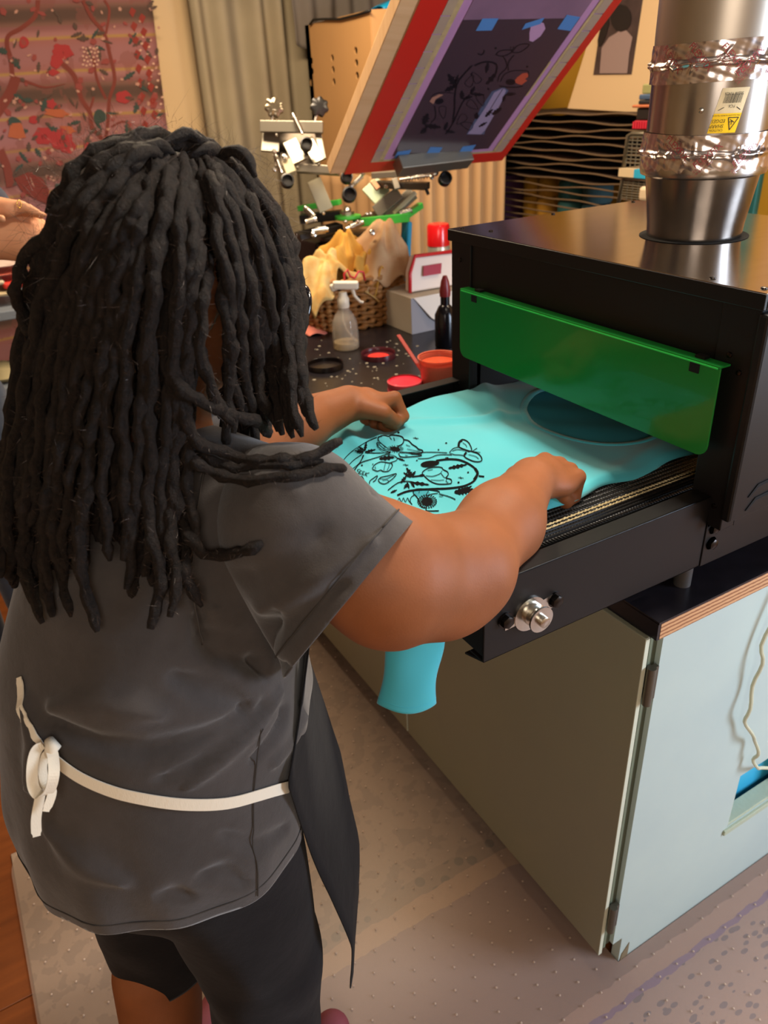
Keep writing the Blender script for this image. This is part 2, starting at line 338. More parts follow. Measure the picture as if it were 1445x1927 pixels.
# service panel with angular slots, standing proud of the side
sp = MB().bb(.893, X1+.002, Y0-.016, Y0, 1.072, 1.375).build('service_panel', BLK, dr, bevel=.004)
for q, (a, b_) in enumerate(((0, 0), (.032, .0))):
    z = 1.118-.022*q; x = .925+.0*q
    m = MB()
    m.prism([(x, Y0-.0162, z-.012), (x+.004, Y0-.0162, z-.012), (x+.02, Y0-.0162, z), (x+.05, Y0-.0162, z+.002), (x+.05, Y0-.0162, z+.007), (x+.018, Y0-.0162, z+.005)], (0, -.0012, 0))
    m.prism([(x+.06, Y0-.0162, z+.002), (x+.13, Y0-.0162, z+.006), (x+.13, Y0-.0162, z+.011), (x+.06, Y0-.0162, z+.007)], (0, -.0012, 0))
    m.build('slot', mat('slot_black', '#020202', .9), sp)
# base and conveyor rails (C channels)
def rail(ya, yb, name='rail', x0=.485, x1=.90, zt=1.098, zb=.975, inner=1):
    m = MB().bb(x0, x1, ya, yb, zb, zt)
    if inner: m.bb(x0, x1, ya, ya+inner*.030, zt-.003, zt).bb(x0, x1, ya, ya+inner*.030, zb, zb+.003)
    return m.build(name, BLK, dr, bevel=.0012)
rail(.630, .633, inner=1)
rail(1.300, 1.297, inner=-1)
MB().bb(.90, X1+.02, .628, .634, .975, 1.055).bb(.90, X1+.02, .628, .66, 1.045, 1.052).build('base_rail', BLK, dr, bevel=.001)
MB().bb(.90, X1+.02, 1.296, 1.302, .975, 1.055).build('base_rail', BLK, dr, bevel=.001)
MB().bb(.90, X1+.02, .634, 1.296, .975, .979).build('floor_pan', BLK, dr)
MB().prism([(.4853, .633, .975), (.51, .633, .975), (.51, .672, .962), (.4853, .672, .962)], (0, 0, .003)).build('bracket', BLK, dr)
MB().bb(.497, .53, .66, .675, 1.06, 1.09).build('belt_bracket', CHROME, dr, bevel=.002)
MB().bb(.5, .9, .663, .7, 1.045, 1.062).build('inner_rail', BLK, dr)
MB().bb(.5, .9, 1.262, 1.297, 1.045, 1.062).build('inner_rail', BLK, dr)
for x, y in ((.893, .650), (1.36, .65), (.893, 1.27), (1.36, 1.27)):
    MB().cyl((x, y, .934), (x, y, .975), .0135, n=20).build('foot', mat('rubber_foot', '#4a4644', .5, .4), dr, smooth=True)
def hexbolt(x, y, z, r, ax=(0, -1, 0), m=DKMET, par=None, name='bolt'):
    a = np.array(ax, float); b = MB(); c = np.array([x, y, z])
    b.lathe(c, [(r*1.25, 0), (r*1.25, .002)], 18, a); b.lathe(c+a*.002, [(r, 0), (r, r*.7), (r*.7, r*.85)], 6, a)
    return b.build(name, m, par or dr, smooth=True)
for px, py, r in ((952, 1168, .0095), (1045, 1129, .0095), (1338, 1022, .009), (1343, 994, .008)):
    q = ony(px, py, .628); hexbolt(q[0], .630, q[2], r)
q = ony(1000, 1152, .63)
MB().lathe((q[0]-.004, .6302, q[2]), [(.026, 0), (.026, .003), (.010, .004)], 30, (0, -1, 0)).prism([(q[0]-.045, .6285, q[2]-.011), (q[0]+.04, .6285, q[2]-.006), (q[0]+.04, .6285, q[2]+.017), (q[0]-.045, .6285, q[2]+.003)], (0, .002, 0)).build('slot_plate', CHROME, dr, smooth=True)
MB().lathe((q[0], .628, q[2]), [(.0165, 0), (.0165, .006), (.012, .008), (.012, .014), (.019, .016), (.019, .019), (.008, .0195), (.008, .026), (.006, .027)], 30, (0, -1, 0)).build('axle', CHROME, dr, smooth=True)
MB().cyl((.4845, .80, 1.02), (.4845, .80, 1.021), .03).build('round_opening', mat('slot_black', '#020202', .9), dr)
MB().bb(.485, .488, .633, 1.297, .985, 1.045).build('end_plate', BLK, dr)
# small panel screws
for (yy, zz) in ((.623, 1.29), (.642, 1.31), (1.27, 1.345), (.623, 1.085), (1.276, 1.09)):
    MB().lathe((X0-.0002, yy, zz), [(.0042, 0), (.0038, .0016), (.0015, .0022)], 12, (-1, 0, 0)).build('screw', DKMET, dr, smooth=True)
for x, y in ((.915, 1.285), (.935, 1.22), (.916, .70), (.915, .62), (1.15, 1.29), (1.38, 1.29)):
    MB().lathe((x, y, ZT), [(.0045, 0), (.004, .0018), (.0015, .0024)], 12).build('screw', DKMET, dr, smooth=True)
# belt: mesh sheet, edge ridges and pale stitched bead lines
def beltmat():
    m = bpy.data.materials.new('black_mesh_belt'); m.use_nodes = True; nt = m.node_tree; b = nt.nodes['Principled BSDF']; setin(b, 'Base Color', lin('#111110')); setin(b, 'Roughness', .35)
    tc = nt.nodes.new('ShaderNodeTexCoord'); w1 = nt.nodes.new('ShaderNodeTexWave'); w1.bands_direction = 'X'; setin(w1, 'Scale', 55)
    w2 = nt.nodes.new('ShaderNodeTexWave'); w2.bands_direction = 'Y'; setin(w2, 'Scale', 32); mu = nt.nodes.new('ShaderNodeMath'); mu.operation = 'MULTIPLY'
    nt.links.new(tc.outputs['Object'], w1.inputs[0]); nt.links.new(tc.outputs['Object'], w2.inputs[0]); nt.links.new(w1.outputs[1], mu.inputs[0]); nt.links.new(w2.outputs[1], mu.inputs[1])
    bp = nt.nodes.new('ShaderNodeBump'); bp.inputs['Distance'].default_value = .003; bp.inputs['Strength'].default_value = .9
    nt.links.new(mu.outputs[0], bp.inputs['Height']); nt.links.new(bp.outputs[0], b.inputs['Normal']); return m
ZB = 1.070
prof = [(.535, 1.02)]+[(.512+.024-.024*math.cos(t)-.024, 1.045+.025*math.sin(t)) for t in np.linspace(-1.57, 1.57, 9)]+[(.535, ZB), (1.38, ZB)]
m = MB()
for i in range(len(prof)-1):
    (xa, za), (xb, zb) = prof[i], prof[i+1]; m.add([(xa, .695, za), (xb, .695, zb), (xb, 1.262, zb), (xa, 1.262, za)], [(0, 1, 2, 3)])
belt = m.build('belt', beltmat(), dr, smooth=True, solid=.002)
m = MB()
for y in (.708, .7155, .7235):
    m.cyl((.53, y, ZB+.0015), (1.38, y, ZB+.0015), .0022, n=6)
m.build('belt_ridges', BLK, belt)['kind'] = 'stuff'
m = MB()
for y in (.735, .7265, 1.246, 1.238):
    pts = [(x, y+.0012*math.sin(x*900), ZB+.003) for x in np.arange(.51, 1.3, .0035)]
    m.tube(pts, [.0010+.0009*abs(math.sin(i*1.57/2)) for i in range(len(pts))], 5)
m.build('bead_line', mat('cream_thread', '#b9a77c', .5), belt, smooth=True)['kind'] = 'stuff'
MB().cyl((.545, .69, 1.042), (.545, 1.268, 1.042), .022).build('roller', DKMET, dr, smooth=True)
# green heat shield hung on the front
def shieldmat():
    m = bpy.data.materials.new('green_acrylic'); m.use_nodes = True; nt = m.node_tree; b = nt.nodes['Principled BSDF']; out = nt.nodes['Material Output']
    setin(b, 'Base Color', lin('#279a42')); setin(b, 'Roughness', .16); setin(b, 'Coat Weight', .3)
    tl = nt.nodes.new('ShaderNodeBsdfTranslucent'); tl.inputs[0].default_value = lin('#17b53a'); mx = nt.nodes.new('ShaderNodeMixShader'); mx.inputs[0].default_value = .35
    tp = nt.nodes.new('ShaderNodeBsdfTransparent'); tp.inputs[0].default_value = lin('#0fae30'); m2 = nt.nodes.new('ShaderNodeMixShader'); m2.inputs[0].default_value = .15
    nt.links.new(b.outputs[0], mx.inputs[1]); nt.links.new(tl.outputs[0], mx.inputs[2]); nt.links.new(mx.outputs[0], m2.inputs[1]); nt.links.new(tp.outputs[0], m2.inputs[2]); nt.links.new(m2.outputs[0], out.inputs[0]); return m
GRN = shieldmat()
def shp(y0, y1, z0, z1, r):
    P = [(y1, z1), (y0, z1)]
    for a in range(7): t = math.pi+a*math.pi/12; P.append((y0+r+r*math.cos(t), z0+r+r*math.sin(t)))
    for a in range(7): t = 1.5*math.pi+a*math.pi/12; P.append((y1-r+r*math.cos(t), z0+r+r*math.sin(t)))
    return P
sh = MB().prism([(.878, y, z) for y, z in shp(.636, 1.240, 1.164, 1.296, .018)], (.003, 0, 0)).bb(.878, .8985, .636, 1.240, 1.296, 1.299).build('heat_shield', GRN, dr, bevel=.0008)
for yy in (1.193, .677):
    MB().bb(.8765, .879, yy-.008, yy+.008, 1.281, 1.294).build('notch', mat('slot_black', '#020202', .9), sh)
    MB().bb(.885, .896, yy-.008, yy+.008, 1.299, 1.303).build('clip', BLK, sh)
MB().bb(.877, .8785, .64, 1.236, 1.2945, 1.2965).build('bend_line', mat('bright_green_edge', '#38d95c', .3), sh)
# ================================================================== EXHAUST DUCT
DC = np.array([1.152, .934]); du = thing('exhaust_duct', (DC[0], DC[1], 1.40), 'shiny galvanised exhaust duct with foil tape rising from the dryer top', 'duct')
cl = mat('slot_black', '#020202', .9)
MB().lathe((DC[0], DC[1], ZT+.0004), [(.089, 0), (.089, .0006)], 48).build('duct_opening', cl, dr)
MB().lathe((DC[0], DC[1], ZT+.002), [(.077, -.0005), (.0785, .02), (.090, .098)], 64, close=False).build('reducer_cone', mat('dark_galvanised', '#8d8782', .22, 1, noise=(20, '#6b6661', .7), bump=((60, 60, 6), .06, .002)), du, smooth=True)
MB().lathe((DC[0], DC[1], ZT+.10), [(.088, -.004), (.098, 0), (.1, .008), (.0985, .016), (.0975, .03)], 64, close=False).build('rim', GALV, du, smooth=True)
MB().lathe((DC[0], DC[1], ZT+.125), [(.0955, 0), (.0955, .17)], 64, close=False).build('lower_pipe', GALV, du, smooth=True)
MB().lathe((DC[0], DC[1], ZT+.265), [(.0965, 0), (.0975, .03), (.0975, .93)], 64, close=False).build('upper_pipe', mat('matt_galvanised', '#b3a99c', .38, 1, noise=((3, 3, 1), '#a2988b', .6)), du, smooth=True)
MB().box((DC[0]-.088, DC[1]-.044, ZT+.75), (.002, .003, .7)).build('pipe_seam', GALV, du)
def ductpt(a, z, r=.0986): return np.array([DC[0]+r*math.cos(a), DC[1]+r*math.sin(a), z])
def foil(z0, z1, r, seed, name):
    R_ = np.random.default_rng(seed); nu, nv = 260, 34
    cre = [(R_.uniform(0, 6.28), R_.uniform(-1.1, 1.1), R_.uniform(.25, .9), R_.choice([-1, 1])) for _ in range(46)]
    def fn(u, v):
        a = u*2*math.pi; rr = r; vv = v-.5
        rr += .0035*math.exp(-((vv+.02+.03*math.sin(3*a))/.07)**2)
        for (ca, sl, ln, sg) in cre:
            da = (a-ca+math.pi) % (2*math.pi)-math.pi; t = sg*vv
            if 0 < t < ln*.5 and abs(da) < .6:
                d = (da-sl*t*.5)*r; rr += .0036*math.exp(-(d/.0016)**2)*(1-t/(ln*.5))
        rr += .0007*math.sin(a*23+v*9)*math.sin(a*7-v*14)
        return ductpt(a, z0+(z1-z0)*v+.0015*math.sin(a*2+seed), rr)
    o = MB().grid(nu, nv, fn).build(name, mat('foil_tape', '#cfc6c2', .24, 1, noise=(40, '#c2b4ae', .6), bump=(70, .06, .002)), du, smooth='all'); return o
f1 = foil(ZT+.108, ZT+.162, .0995, 3, 'foil_tape'); f2 = foil(ZT+.232, ZT+.285, .0988, 5, 'foil_tape')
# print on the foil, the sticker
AV = math.atan2(-DC[1], -DC[0])                                # the side of the pipe towards the camera
redink = mat('red_ink', '#8a2f33', .5)
def cylmap(a0, z0, rot, r, s):
    c, sn = math.cos(rot), math.sin(rot)
    return lambda x, y: ductpt(a0+(x*c-y*sn)*s/r, z0+(x*sn+y*c)*s, r)
for a0, z, rot, fo, txt in ((AV-.42, 1.679, -.8, f2, 'FLEXFIX'), (AV+.02, 1.676, -.8, f2, 'FLEXFIX'), (AV+.30, 1.637, .75, f2, 'FLEXFIX'), (AV+.75, 1.637, .75, f2, 'FLEXFIX'), (AV-.85, 1.678, -.8, f2, 'FLEXFIX'), (AV-.1, 1.515, .7, f1, 'FLEXFIX'), (AV+.45, 1.515, .7, f1, 'FLEXFIX'), (AV-.6, 1.556, -.7, f1, 'FLEXFIX')):
    mb = MB(); textmesh(mb, txt, cylmap(a0, z, rot, .1052, .0132)); textmesh(mb, '(UL) LISTED\n181B-FX TAPE', cylmap(a0-.02, z-.007, rot, .1038, .005)); 
    mb.build('tape_print', redink, fo, fixn=False)
# sticker: yellow and cream, upside down, barcode
a0 = AV+.20; zs = ZT+.1635; tilt = -.12; Rk = .0972
def smap(x, y, lift=0): return ductpt(a0+(x+y*.22)/Rk, zs+y, Rk+lift)
lw, lh = .040, .060
def patch(x0, x1, y0, y1, m, name, par, lift, nx=10):
    return MB().grid(nx, 3, lambda u, v: smap(x0+(x1-x0)*u, y0+(y1-y0)*v, lift)).build(name, m, par, fixn=False)
stk = patch(-lw/2, lw/2, .0, lh, mat('sticker_cream', '#e0cfa6', .5), 'sticker', du, .0004); stk['label'] = 'upside-down yellow and cream warning sticker'
patch(-lw/2, lw/2, .0, lh*.44, mat('sticker_yellow', '#f2c705', .5), 'sticker_band', stk, .0007)
ink = mat('black_ink', '#17120f', .6)
mb = MB(); x = -.013
R_ = random.Random(4)
while x < .013:
    wd = R_.choice([.0004, .0006, .001]); mb.grid(2, 2, lambda u, v: smap(x+wd*u, .040+.012*v, .001)); x += wd+R_.choice([.0004, .0006, .0009])
def upside(x0, y0, s): return lambda px, py: smap(x0-px*s, y0-py*s, .001)
textmesh(mb, '50206 93426', upside(.0125, .0538+.0004, .0052)); textmesh(mb, 'FC6', upside(.006, .0375, .0056))
textmesh(mb, 'PRECAUCION! BORDES FILOSOS', upside(.0185, .0245, .0027)); textmesh(mb, 'EDGES', upside(-.0005, .0185, .0066)); textmesh(mb, 'SHARP', upside(-.0005, .0115, .0066)); textmesh(mb, 'CAUTION', upside(.0005, .0052, .0042))
tri = [(.0175, .0205), (.0025, .0205), (.010, .004)]
for k in range(3):
    A_, B_ = np.array(tri[k]), np.array(tri[(k+1) % 3]); d_ = (B_-A_)/np.linalg.norm(B_-A_); n_ = np.array([-d_[1], d_[0]])*.0006
    mb.grid(4, 2, lambda u, v: smap(*(A_+(B_-A_)*u+n_*(2*v-1)), .001))
for A_, B_ in (((.013, .014), (.009, .0165)), ((.010, .0155), (.006, .018)), ((.010, .0155), (.006, .0145)), ((.0095, .0155), (.0095, .011)), ((-.016, .0305), (-.009, .0345)), ((.016, .0305), (.009, .0345))):
    A_, B_ = np.array(A_), np.array(B_); d_ = (B_-A_)/np.linalg.norm(B_-A_); n_ = np.array([-d_[1], d_[0]])*.0005
    mb.grid(2, 2, lambda u, v: smap(*(A_+(B_-A_)*u+n_*(2*v-1)), .001))
mb.build('sticker_print', ink, stk, fixn=False)
for a, z in ((AV-.25, ZT+.42), (AV-.14, ZT+.195)):
    q = ductpt(a, z, .097); MB().lathe(q, [(.004, 0), (.0035, .002), (.001, .003)], 12, (math.cos(a), math.sin(a), 0)).build('pipe_screw', CHROME, du, smooth=True)
# ================================================================== T-SHIRT ON THE BELT
AQUA = mat('aqua_cotton', '#48b4bf', .85, 0, noise=(5, '#40aab8', .6), bump=(900, .12, .0006), sheen=.3)
AQUA2 = mat('aqua_cotton_shaded', '#2f8d9c', .9, 0, bump=(900, .12, .0006))  # same aqua cloth, darkened for the shadow inside the neck opening
outl = [(596, 800), (640, 790), (700, 788), (760, 768), (815, 752), (870, 737), (918, 722), (960, 716)]
far_e = [onz(x, y, 1.078) for x, y in outl]; near_e = [onz(x, y, 1.075) for x, y in [(1000, 985), (1035, 970), (1100, 937), (1150, 915), (1200, 893), (1262, 872), (1290, 862)]]
fx = np.array([p[0] for p in far_e]); fy = np.array([p[1] for p in far_e]); nx_ = np.array([p[0] for p in near_e]); ny_ = np.array([p[1] for p in near_e])
def yfar(x): return float(np.interp(x, np.sort(fx), fy[np.argsort(fx)]))
def ynear(x): return float(np.interp(x, np.sort(nx_), ny_[np.argsort(nx_)]))
NC = np.array([1.035, 1.0]); NRX, NRY = .133, .140                # neck opening
def wr(x, y):
    h = .0045*math.sin(17*x+9*y+1.3*math.sin(11*y))+.002*math.sin(31*y-12*x+2*math.sin(14*x))+.0014*math.sin(45*x+33*y)
    h += .010*math.exp(-((y-1.17+.5*(x-.72))/.016)**2)*math.exp(-((x-.80)/.10)**2)
    h += .008*math.exp(-((x-.57-.16*(y-1.1))/.014)**2)*max(0, min(1, (y-.98)/.1))+.007*math.exp(-((x-.615-.22*(y-1.1))/.012)**2)*max(0, min(1, (y-1.02)/.1))
    h += .009*math.exp(-((x-.90-.5*(y-1.16))/.02)**2)*max(0, min(1, (y-1.02)/.08))
    h += .005*math.exp(-((y-.80-.2*(x-.9))/.018)**2)
    return h*min(1, max(0, (x-.5)*14))
def tee(x, y):
    z = 1.0765+.0055+wr(x, y)
    if x < .505: t = min(1, (.505-x)/.03); z = 1.082-.05*t*t-(max(0, .475-x))*2
    return z
def teepts(u, v):
    x = .462+(1.20-.462)*u; yn = ynear(x)+.002; yf = yfar(x)-.002
    if x < .53: yf = min(yf, 1.245); yn = max(yn, .72)
    yn += .006*math.sin(x*40); y = yn+(yf-yn)*v; z = tee(x, y)
    e = min(v, 1-v)
    if e < .03: z -= (1-e/.03)**2*.009
    return (x, y, z)
sh_t = thing('printed_t_shirt', (.8, .98, 1.072), 'bright aqua t-shirt with black flower print lying on the dryer belt', 't-shirt')
nu, nv = 130, 110; vs = [teepts(i/(nu-1), j/(nv-1)) for i in range(nu) for j in range(nv)]
fs = []
def inneck(x, y): return ((x-NC[0])/NRX)**2+((y-NC[1])/NRY)**2 < 1 and x > .90 or (x > 1.09 and abs(y-1.0) < .14)
for i in range(nu-1):
    for j in range(nv-1):
        c = [(i*nv+j), ((i+1)*nv+j), ((i+1)*nv+j+1), (i*nv+j+1)]
        if all(inneck(vs[k][0], vs[k][1]) for k in c): continue
        fs.append(tuple(c))
V2 = []
for (x, y, z) in vs:                                            # draw the rim of the opening onto the true ellipse
    r = math.hypot((x-NC[0])/NRX, (y-NC[1])/NRY)
    if .86 < r < 1 and x < 1.10: x = NC[0]+(x-NC[0])/r; y = NC[1]+(y-NC[1])/r
    V2.append((x, y, z))
MB().add(V2, fs).build('front_panel', AQUA, sh_t, smooth='all', solid=.0016)
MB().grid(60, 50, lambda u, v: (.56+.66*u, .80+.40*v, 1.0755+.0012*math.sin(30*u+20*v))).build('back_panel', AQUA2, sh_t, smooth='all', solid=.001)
cr = [(NC[0]+NRX*1.0*math.cos(t), NC[1]+NRY*1.0*math.sin(t)) for t in np.linspace(1.15, 2*math.pi-1.15, 40)]
m = MB(); P = [(x, y, tee(x, y)+.0008) for x, y in cr]; Q = [(NC[0]+(x-NC[0])*1.10, NC[1]+(y-NC[1])*1.10) for x, y in cr]
m.add([p for a, b in zip(P, [(x, y, tee(x, y)+.0012) for x, y in Q]) for p in (a, b)], [(2*i, 2*i+1, 2*i+3, 2*i+2) for i in range(39)])
m.build('collar', AQUA, sh_t, smooth='all', solid=.0022)
# sleeves folded out at the far side and near side, one hanging over the end of the conveyor
def sleeve(u, v):
    a = math.pi*2*v; t = u
    c = at(775-9*t, 1175+148*t, 1.22+.0*t); wx = .043+.002*t+.003*math.sin(7*t); r = RT*math.cos(a)*wx+FW*math.sin(a)*.020-UP*.012*t*math.sin(max(0, min(1, 1-abs(math.cos(a))))*1.57)
    return c+r*(1+.07*math.sin(3*a+5*t)*(1-t*.7))+RT*(.006*(1-t))
MB().grid(40, 48, sleeve).build('hanging_sleeve', AQUA, sh_t, smooth='all', solid=.0016)
hemc = [sleeve(.93, v)*1.0 for v in np.linspace(0, 1, 40)]
MB().tube([c for c in hemc], .0012, 5, cap=False).build('sleeve_hem', mat('aqua_hem', '#44afc0', .8), sh_t, smooth='all')
# drape joining shirt body to the hanging sleeve beyond the belt end
def drape(u, v):
    y = .80+.30*v; x = .466-.035*math.sin(u*1.6)+.004*math.sin(v*14); z = 1.062-.13*u
    return (x, y, z)
MB().grid(24, 40, drape).build('draped_hem', AQUA, sh_t, smooth='all', solid=.0016)
# ---- the black flower print, drawn on the cloth
PI = mat('black_print', '#0c0b0d', .9, spec=.1)
def Z(x, y): return (640+x*.19377, 800+y*.19376)                 # frame of the survey drawing
def onshirt(x, y):
    p = onz(x, y, 1.084)
    for _ in range(3): p = onz(x, y, tee(p[0], p[1])+.0022)
    return p
sm = lambda x, y: onshirt(*Z(x, y))
pr = MB(); S = lambda pts, w=9, **k: stroke(pr, pts, w, sm, **k)
S([(370, 110), (380, 160), (460, 225)]); S([(370, 115), (420, 100), (470, 108), (500, 95), (560, 100), (605, 115), (618, 150), (600, 185), (555, 205)], 10); S([(620, 140), (665, 150), (700, 185), (740, 210), (760, 230), (800, 245), (790, 270), (720, 275), (650, 265), (580, 262)], 10)
S([(355, 170), (375, 215), (420, 245), (490, 265)], 9); S([(355, 170), (400, 180), (440, 220)], 8); S([(570, 270), (580, 300), (620, 310), (700, 305), (770, 300), (790, 290), (740, 280), (690, 278)], 9); S([(480, 115), (500, 140)], 6); S([(520, 120), (530, 150)], 6); S([(640, 190), (680, 205)], 5); S([(650, 230), (720, 245), (780, 250)], 5); S([(630, 290), (660, 300)], 5)
fill(pr, [Z(*p) for p in blob(535, 230, 50, 22, 14, .15, .12, 7)], onshirt)
for a in np.linspace(0, 6.28, 20): S([(535+50*math.cos(a), 230+22*math.sin(a)), (535+82*math.cos(a), 230+38*math.sin(a))], 5)
S([(490, 268), (400, 300), (300, 330), (200, 365), (140, 430)], 8); S([(490, 265), (400, 268), (330, 270), (260, 268)], 7); S([(600, 265), (800, 262), (940, 262), (1040, 268)], 7); S([(755, 325), (860, 320), (940, 290), (1010, 285), (1090, 288)], 7)
S([(230, 290), (200, 350), (150, 420), (120, 480)], 10); S([(20, 390), (40, 330), (120, 250), (260, 160), (360, 115)], 7); S([(15, 395), (70, 430)], 14)
S([(215, 280), (130, 340), (80, 400), (90, 440), (150, 400), (200, 350), (222, 290)], 6)
for a, x, y, L in ((-1.4, 240, 250, 90), (-.25, 240, 262, 110), (3.3, 230, 262, 90), (-2.6, 235, 245, 70)): fill(pr, [Z(*p) for p in leafshape(x, y, a, L, 17)], onshirt)
fill(pr, [Z(*p) for p in leafshape(380, 325, -.1, 150, 26)], onshirt); fill(pr, [Z(*p) for p in leafshape(555, 318, .35, 80, 12)], onshirt)
S([(460, 290), (520, 295), (555, 320), (540, 345), (490, 362)], 7)
S([(312, 420), (340, 380), (400, 355), (470, 365), (500, 370), (505, 400), (470, 445), (420, 448), (395, 435), (360, 445), (312, 425)], 8); S([(440, 370), (430, 410), (425, 440)], 5); S([(340, 400), (345, 425)], 5); S([(480, 375), (470, 410), (455, 440)], 5)
S([(370, 530), (400, 505), (470, 490), (545, 470), (520, 510), (470, 550), (430, 570), (385, 555), (370, 530)], 8); S([(385, 520), (450, 520), (530, 480)], 5); S([(410, 535), (460, 530), (470, 560)], 5)
S([(195, 505), (210, 495), (230, 530), (215, 555), (195, 540), (192, 510)], 7); S([(285, 570), (290, 540), (330, 510), (362, 490), (345, 530), (320, 550)], 8)
for q, (x, y) in enumerate([(170, 470), (195, 478), (222, 482), (250, 488)]):
    if q == 0: S([(195, 428), (168, 432), (172, 448), (190, 455), (178, 470), (160, 468)], 6)
    elif q < 3: S([(x+18, 436+8*q), (x, 432+8*q), (x-8, 462+8*q), (x+12, 466+8*q)], 6); S([(x-4, 448+8*q), (x+10, 450+8*q)], 5)
    else: S([(252, 455), (240, 485)], 6); S([(285, 462), (248, 472), (262, 495)], 6)
for x, y, r in ((212, 388, 7), (318, 378, 5), (568, 70, 8), (1030, 172, 7), (955, 238, 6), (745, 342, 6), (1243, 457, 7), (1150, 555, 8)): fill(pr, [Z(*p) for p in blob(x, y, r*1.4, r, 8)], onshirt)
for x, y in ((735, 126), (637, 385), (1172, 510)): S([(x-26, y-2), (x+26, y+3)], 6); S([(x-8, y-12), (x+8, y+12)], 5)
fill(pr, [Z(*p) for p in blob(870, 375, 92, 30, 16, -.12, .03, 3)], onshirt)
S([(930, 345), (1040, 330), (1150, 335), (1240, 370), (1310, 420), (1335, 470), (1300, 540), (1200, 590), (1050, 612), (900, 618), (740, 628), (640, 645), (555, 680)], 17); S([(1310, 420), (1335, 470), (1300, 530)], 26); S([(1030, 330), (1050, 315), (1020, 318)], 8)
fill(pr, [Z(*p) for p in leafshape(1050, 418, -.2, 190, 22, 5)], onshirt)
S([(700, 500), (800, 487)], 13); fill(pr, [Z(*p) for p in [(740, 497), (800, 470), (825, 485), (800, 498)]], onshirt)
S([(805, 480), (800, 455), (850, 420), (930, 405), (985, 410), (1000, 430), (1040, 450), (1050, 480), (1030, 510), (1075, 525), (1080, 560), (1040, 570), (950, 570), (880, 545), (830, 505), (815, 490)], 9); S([(830, 490), (900, 495), (970, 470), (990, 440)], 6); S([(850, 440), (900, 430)], 5); S([(880, 530), (960, 535), (1010, 530)], 5); S([(1035, 515), (1030, 545), (1050, 555)], 6); S([(980, 465), (1010, 505), (1040, 505)], 6)
for a, x, y, L, W_ in ((-2.15, 700, 500, 105, 26), (-.9, 690, 500, 70, 18), (-2.6, 690, 505, 90, 18), (2.2, 660, 560, 70, 18), (1.25, 650, 555, 65, 16), (.12, 680, 555, 190, 20), (-.9, 590, 560, 90, 20), (.9, 690, 560, 55, 15)): fill(pr, [Z(*p) for p in leafshape(x, y, a, L, W_)], onshirt)
S([(465, 630), (560, 560), (640, 545), (700, 550)], 9); S([(1345, 492), (1400, 498)], 14); fill(pr, [Z(*p) for p in leafshape(1110, 650, -.15, 190, 42, 6)], onshirt); fill(pr, [Z(*p) for p in leafshape(1140, 665, -.5, 160, 24, 5)], onshirt)
# big poppy
S([(710, 660), (720, 630), (760, 618), (850, 622), (950, 640), (965, 655)], 9); S([(710, 665), (740, 690), (770, 740), (790, 790), (830, 800)], 9); S([(720, 680), (690, 700), (680, 740), (700, 770)], 8); S([(960, 665), (1050, 690), (1110, 715), (1115, 725)], 8); S([(840, 690), (880, 670), (950, 660)], 7)
S([(840, 780), (835, 825), (870, 832), (960, 830)], 9); S([(770, 640), (765, 660)], 5); S([(860, 635), (830, 680)], 5); S([(960, 690), (1000, 690)], 5)
fill(pr, [Z(*p) for p in blob(845, 740, 55, 42, 16, 0, .08, 8)], onshirt)
for a in np.linspace(0, 6.28, 24): S([(845+50*math.cos(a), 740+38*math.sin(a)), (845+88*math.cos(a), 740+62*math.sin(a))], 6); fill(pr, [Z(*p) for p in blob(845+90*math.cos(a), 740+63*math.sin(a), 8, 6, 6)], onshirt)
for x in (560, 600, 640): S([(x, 740-.0*x), (x+14, 705), (x+28, 735), (x+40, 745)], 6)
fill(pr, [Z(*p) for p in leafshape(490, 655, -.4, 70, 14)], onshirt)
# butterfly
S([(1145, 205), (1160, 160), (1190, 138), (1240, 160), (1270, 210), (1272, 250), (1210, 235), (1150, 210)], 10); S([(1150, 205), (1158, 165), (1185, 145)], 22); S([(1272, 252), (1340, 275), (1375, 320), (1365, 350), (1300, 350), (1220, 315), (1205, 285), (1225, 262)], 10); S([(1205, 290), (1225, 265)], 20)
S([(1060, 265), (1100, 225), (1150, 212)], 7); S([(1090, 250), (1150, 235), (1260, 258)], 6); S([(1100, 285), (1180, 290), (1210, 300)], 7); S([(1285, 252), (1330, 222)], 6); S([(1290, 256), (1362, 264)], 6); S([(1190, 170), (1220, 190), (1230, 215)], 5); S([(1245, 285), (1310, 300), (1345, 325)], 5); S([(1060, 268), (1110, 285)], 6)
pr.build('flower_print', PI, sh_t, fixn=False)
# ================================================================== SCREEN PRINTING PRESS
PD = 2.72
press = thing('screen_printing_press', tuple(at(655, 452, 2.72)-np.array([0, 0, .03])), 'steel screen printing press with green arms, springs and black knobs on the table', 'printing press')
GM = mat('green_painted_metal', '#3fae3f', .35); SPR = mat('spring_steel', '#b5a88c', .3, 1); KNB = mat('black_knob', '#12100f', .35)
pb = at(655, 440, 2.75)
pm = MB(); pm.bb(pb[0]-.12, pb[0]+.10, pb[1]+.02, pb[1]+.20, .934, pb[2]-.02).build('base', BLK, press, bevel=.01)
MB().lathe((pb[0], pb[1], pb[2]-.02), [(.10, 0), (.11, .01), (.11, .02), (.05, .03)], 32).build('hub_plate', mat('dark_steel', '#4d463e', .35, .9), press, smooth=True)
hb = at(655, 412, 2.72)
MB().lathe(hb, [(.046, 0), (.048, .004), (.046, .012), (.03, .014)], 32).build('green_disc', GM, press, smooth=True)
MB().lathe(hb+np.array([0, 0, .014]), [(.024, 0), (.024, .012), (.016, .016), (.010, .028), (.004, .03)], 8).build('centre_nut', CHROME, press, smooth=True)
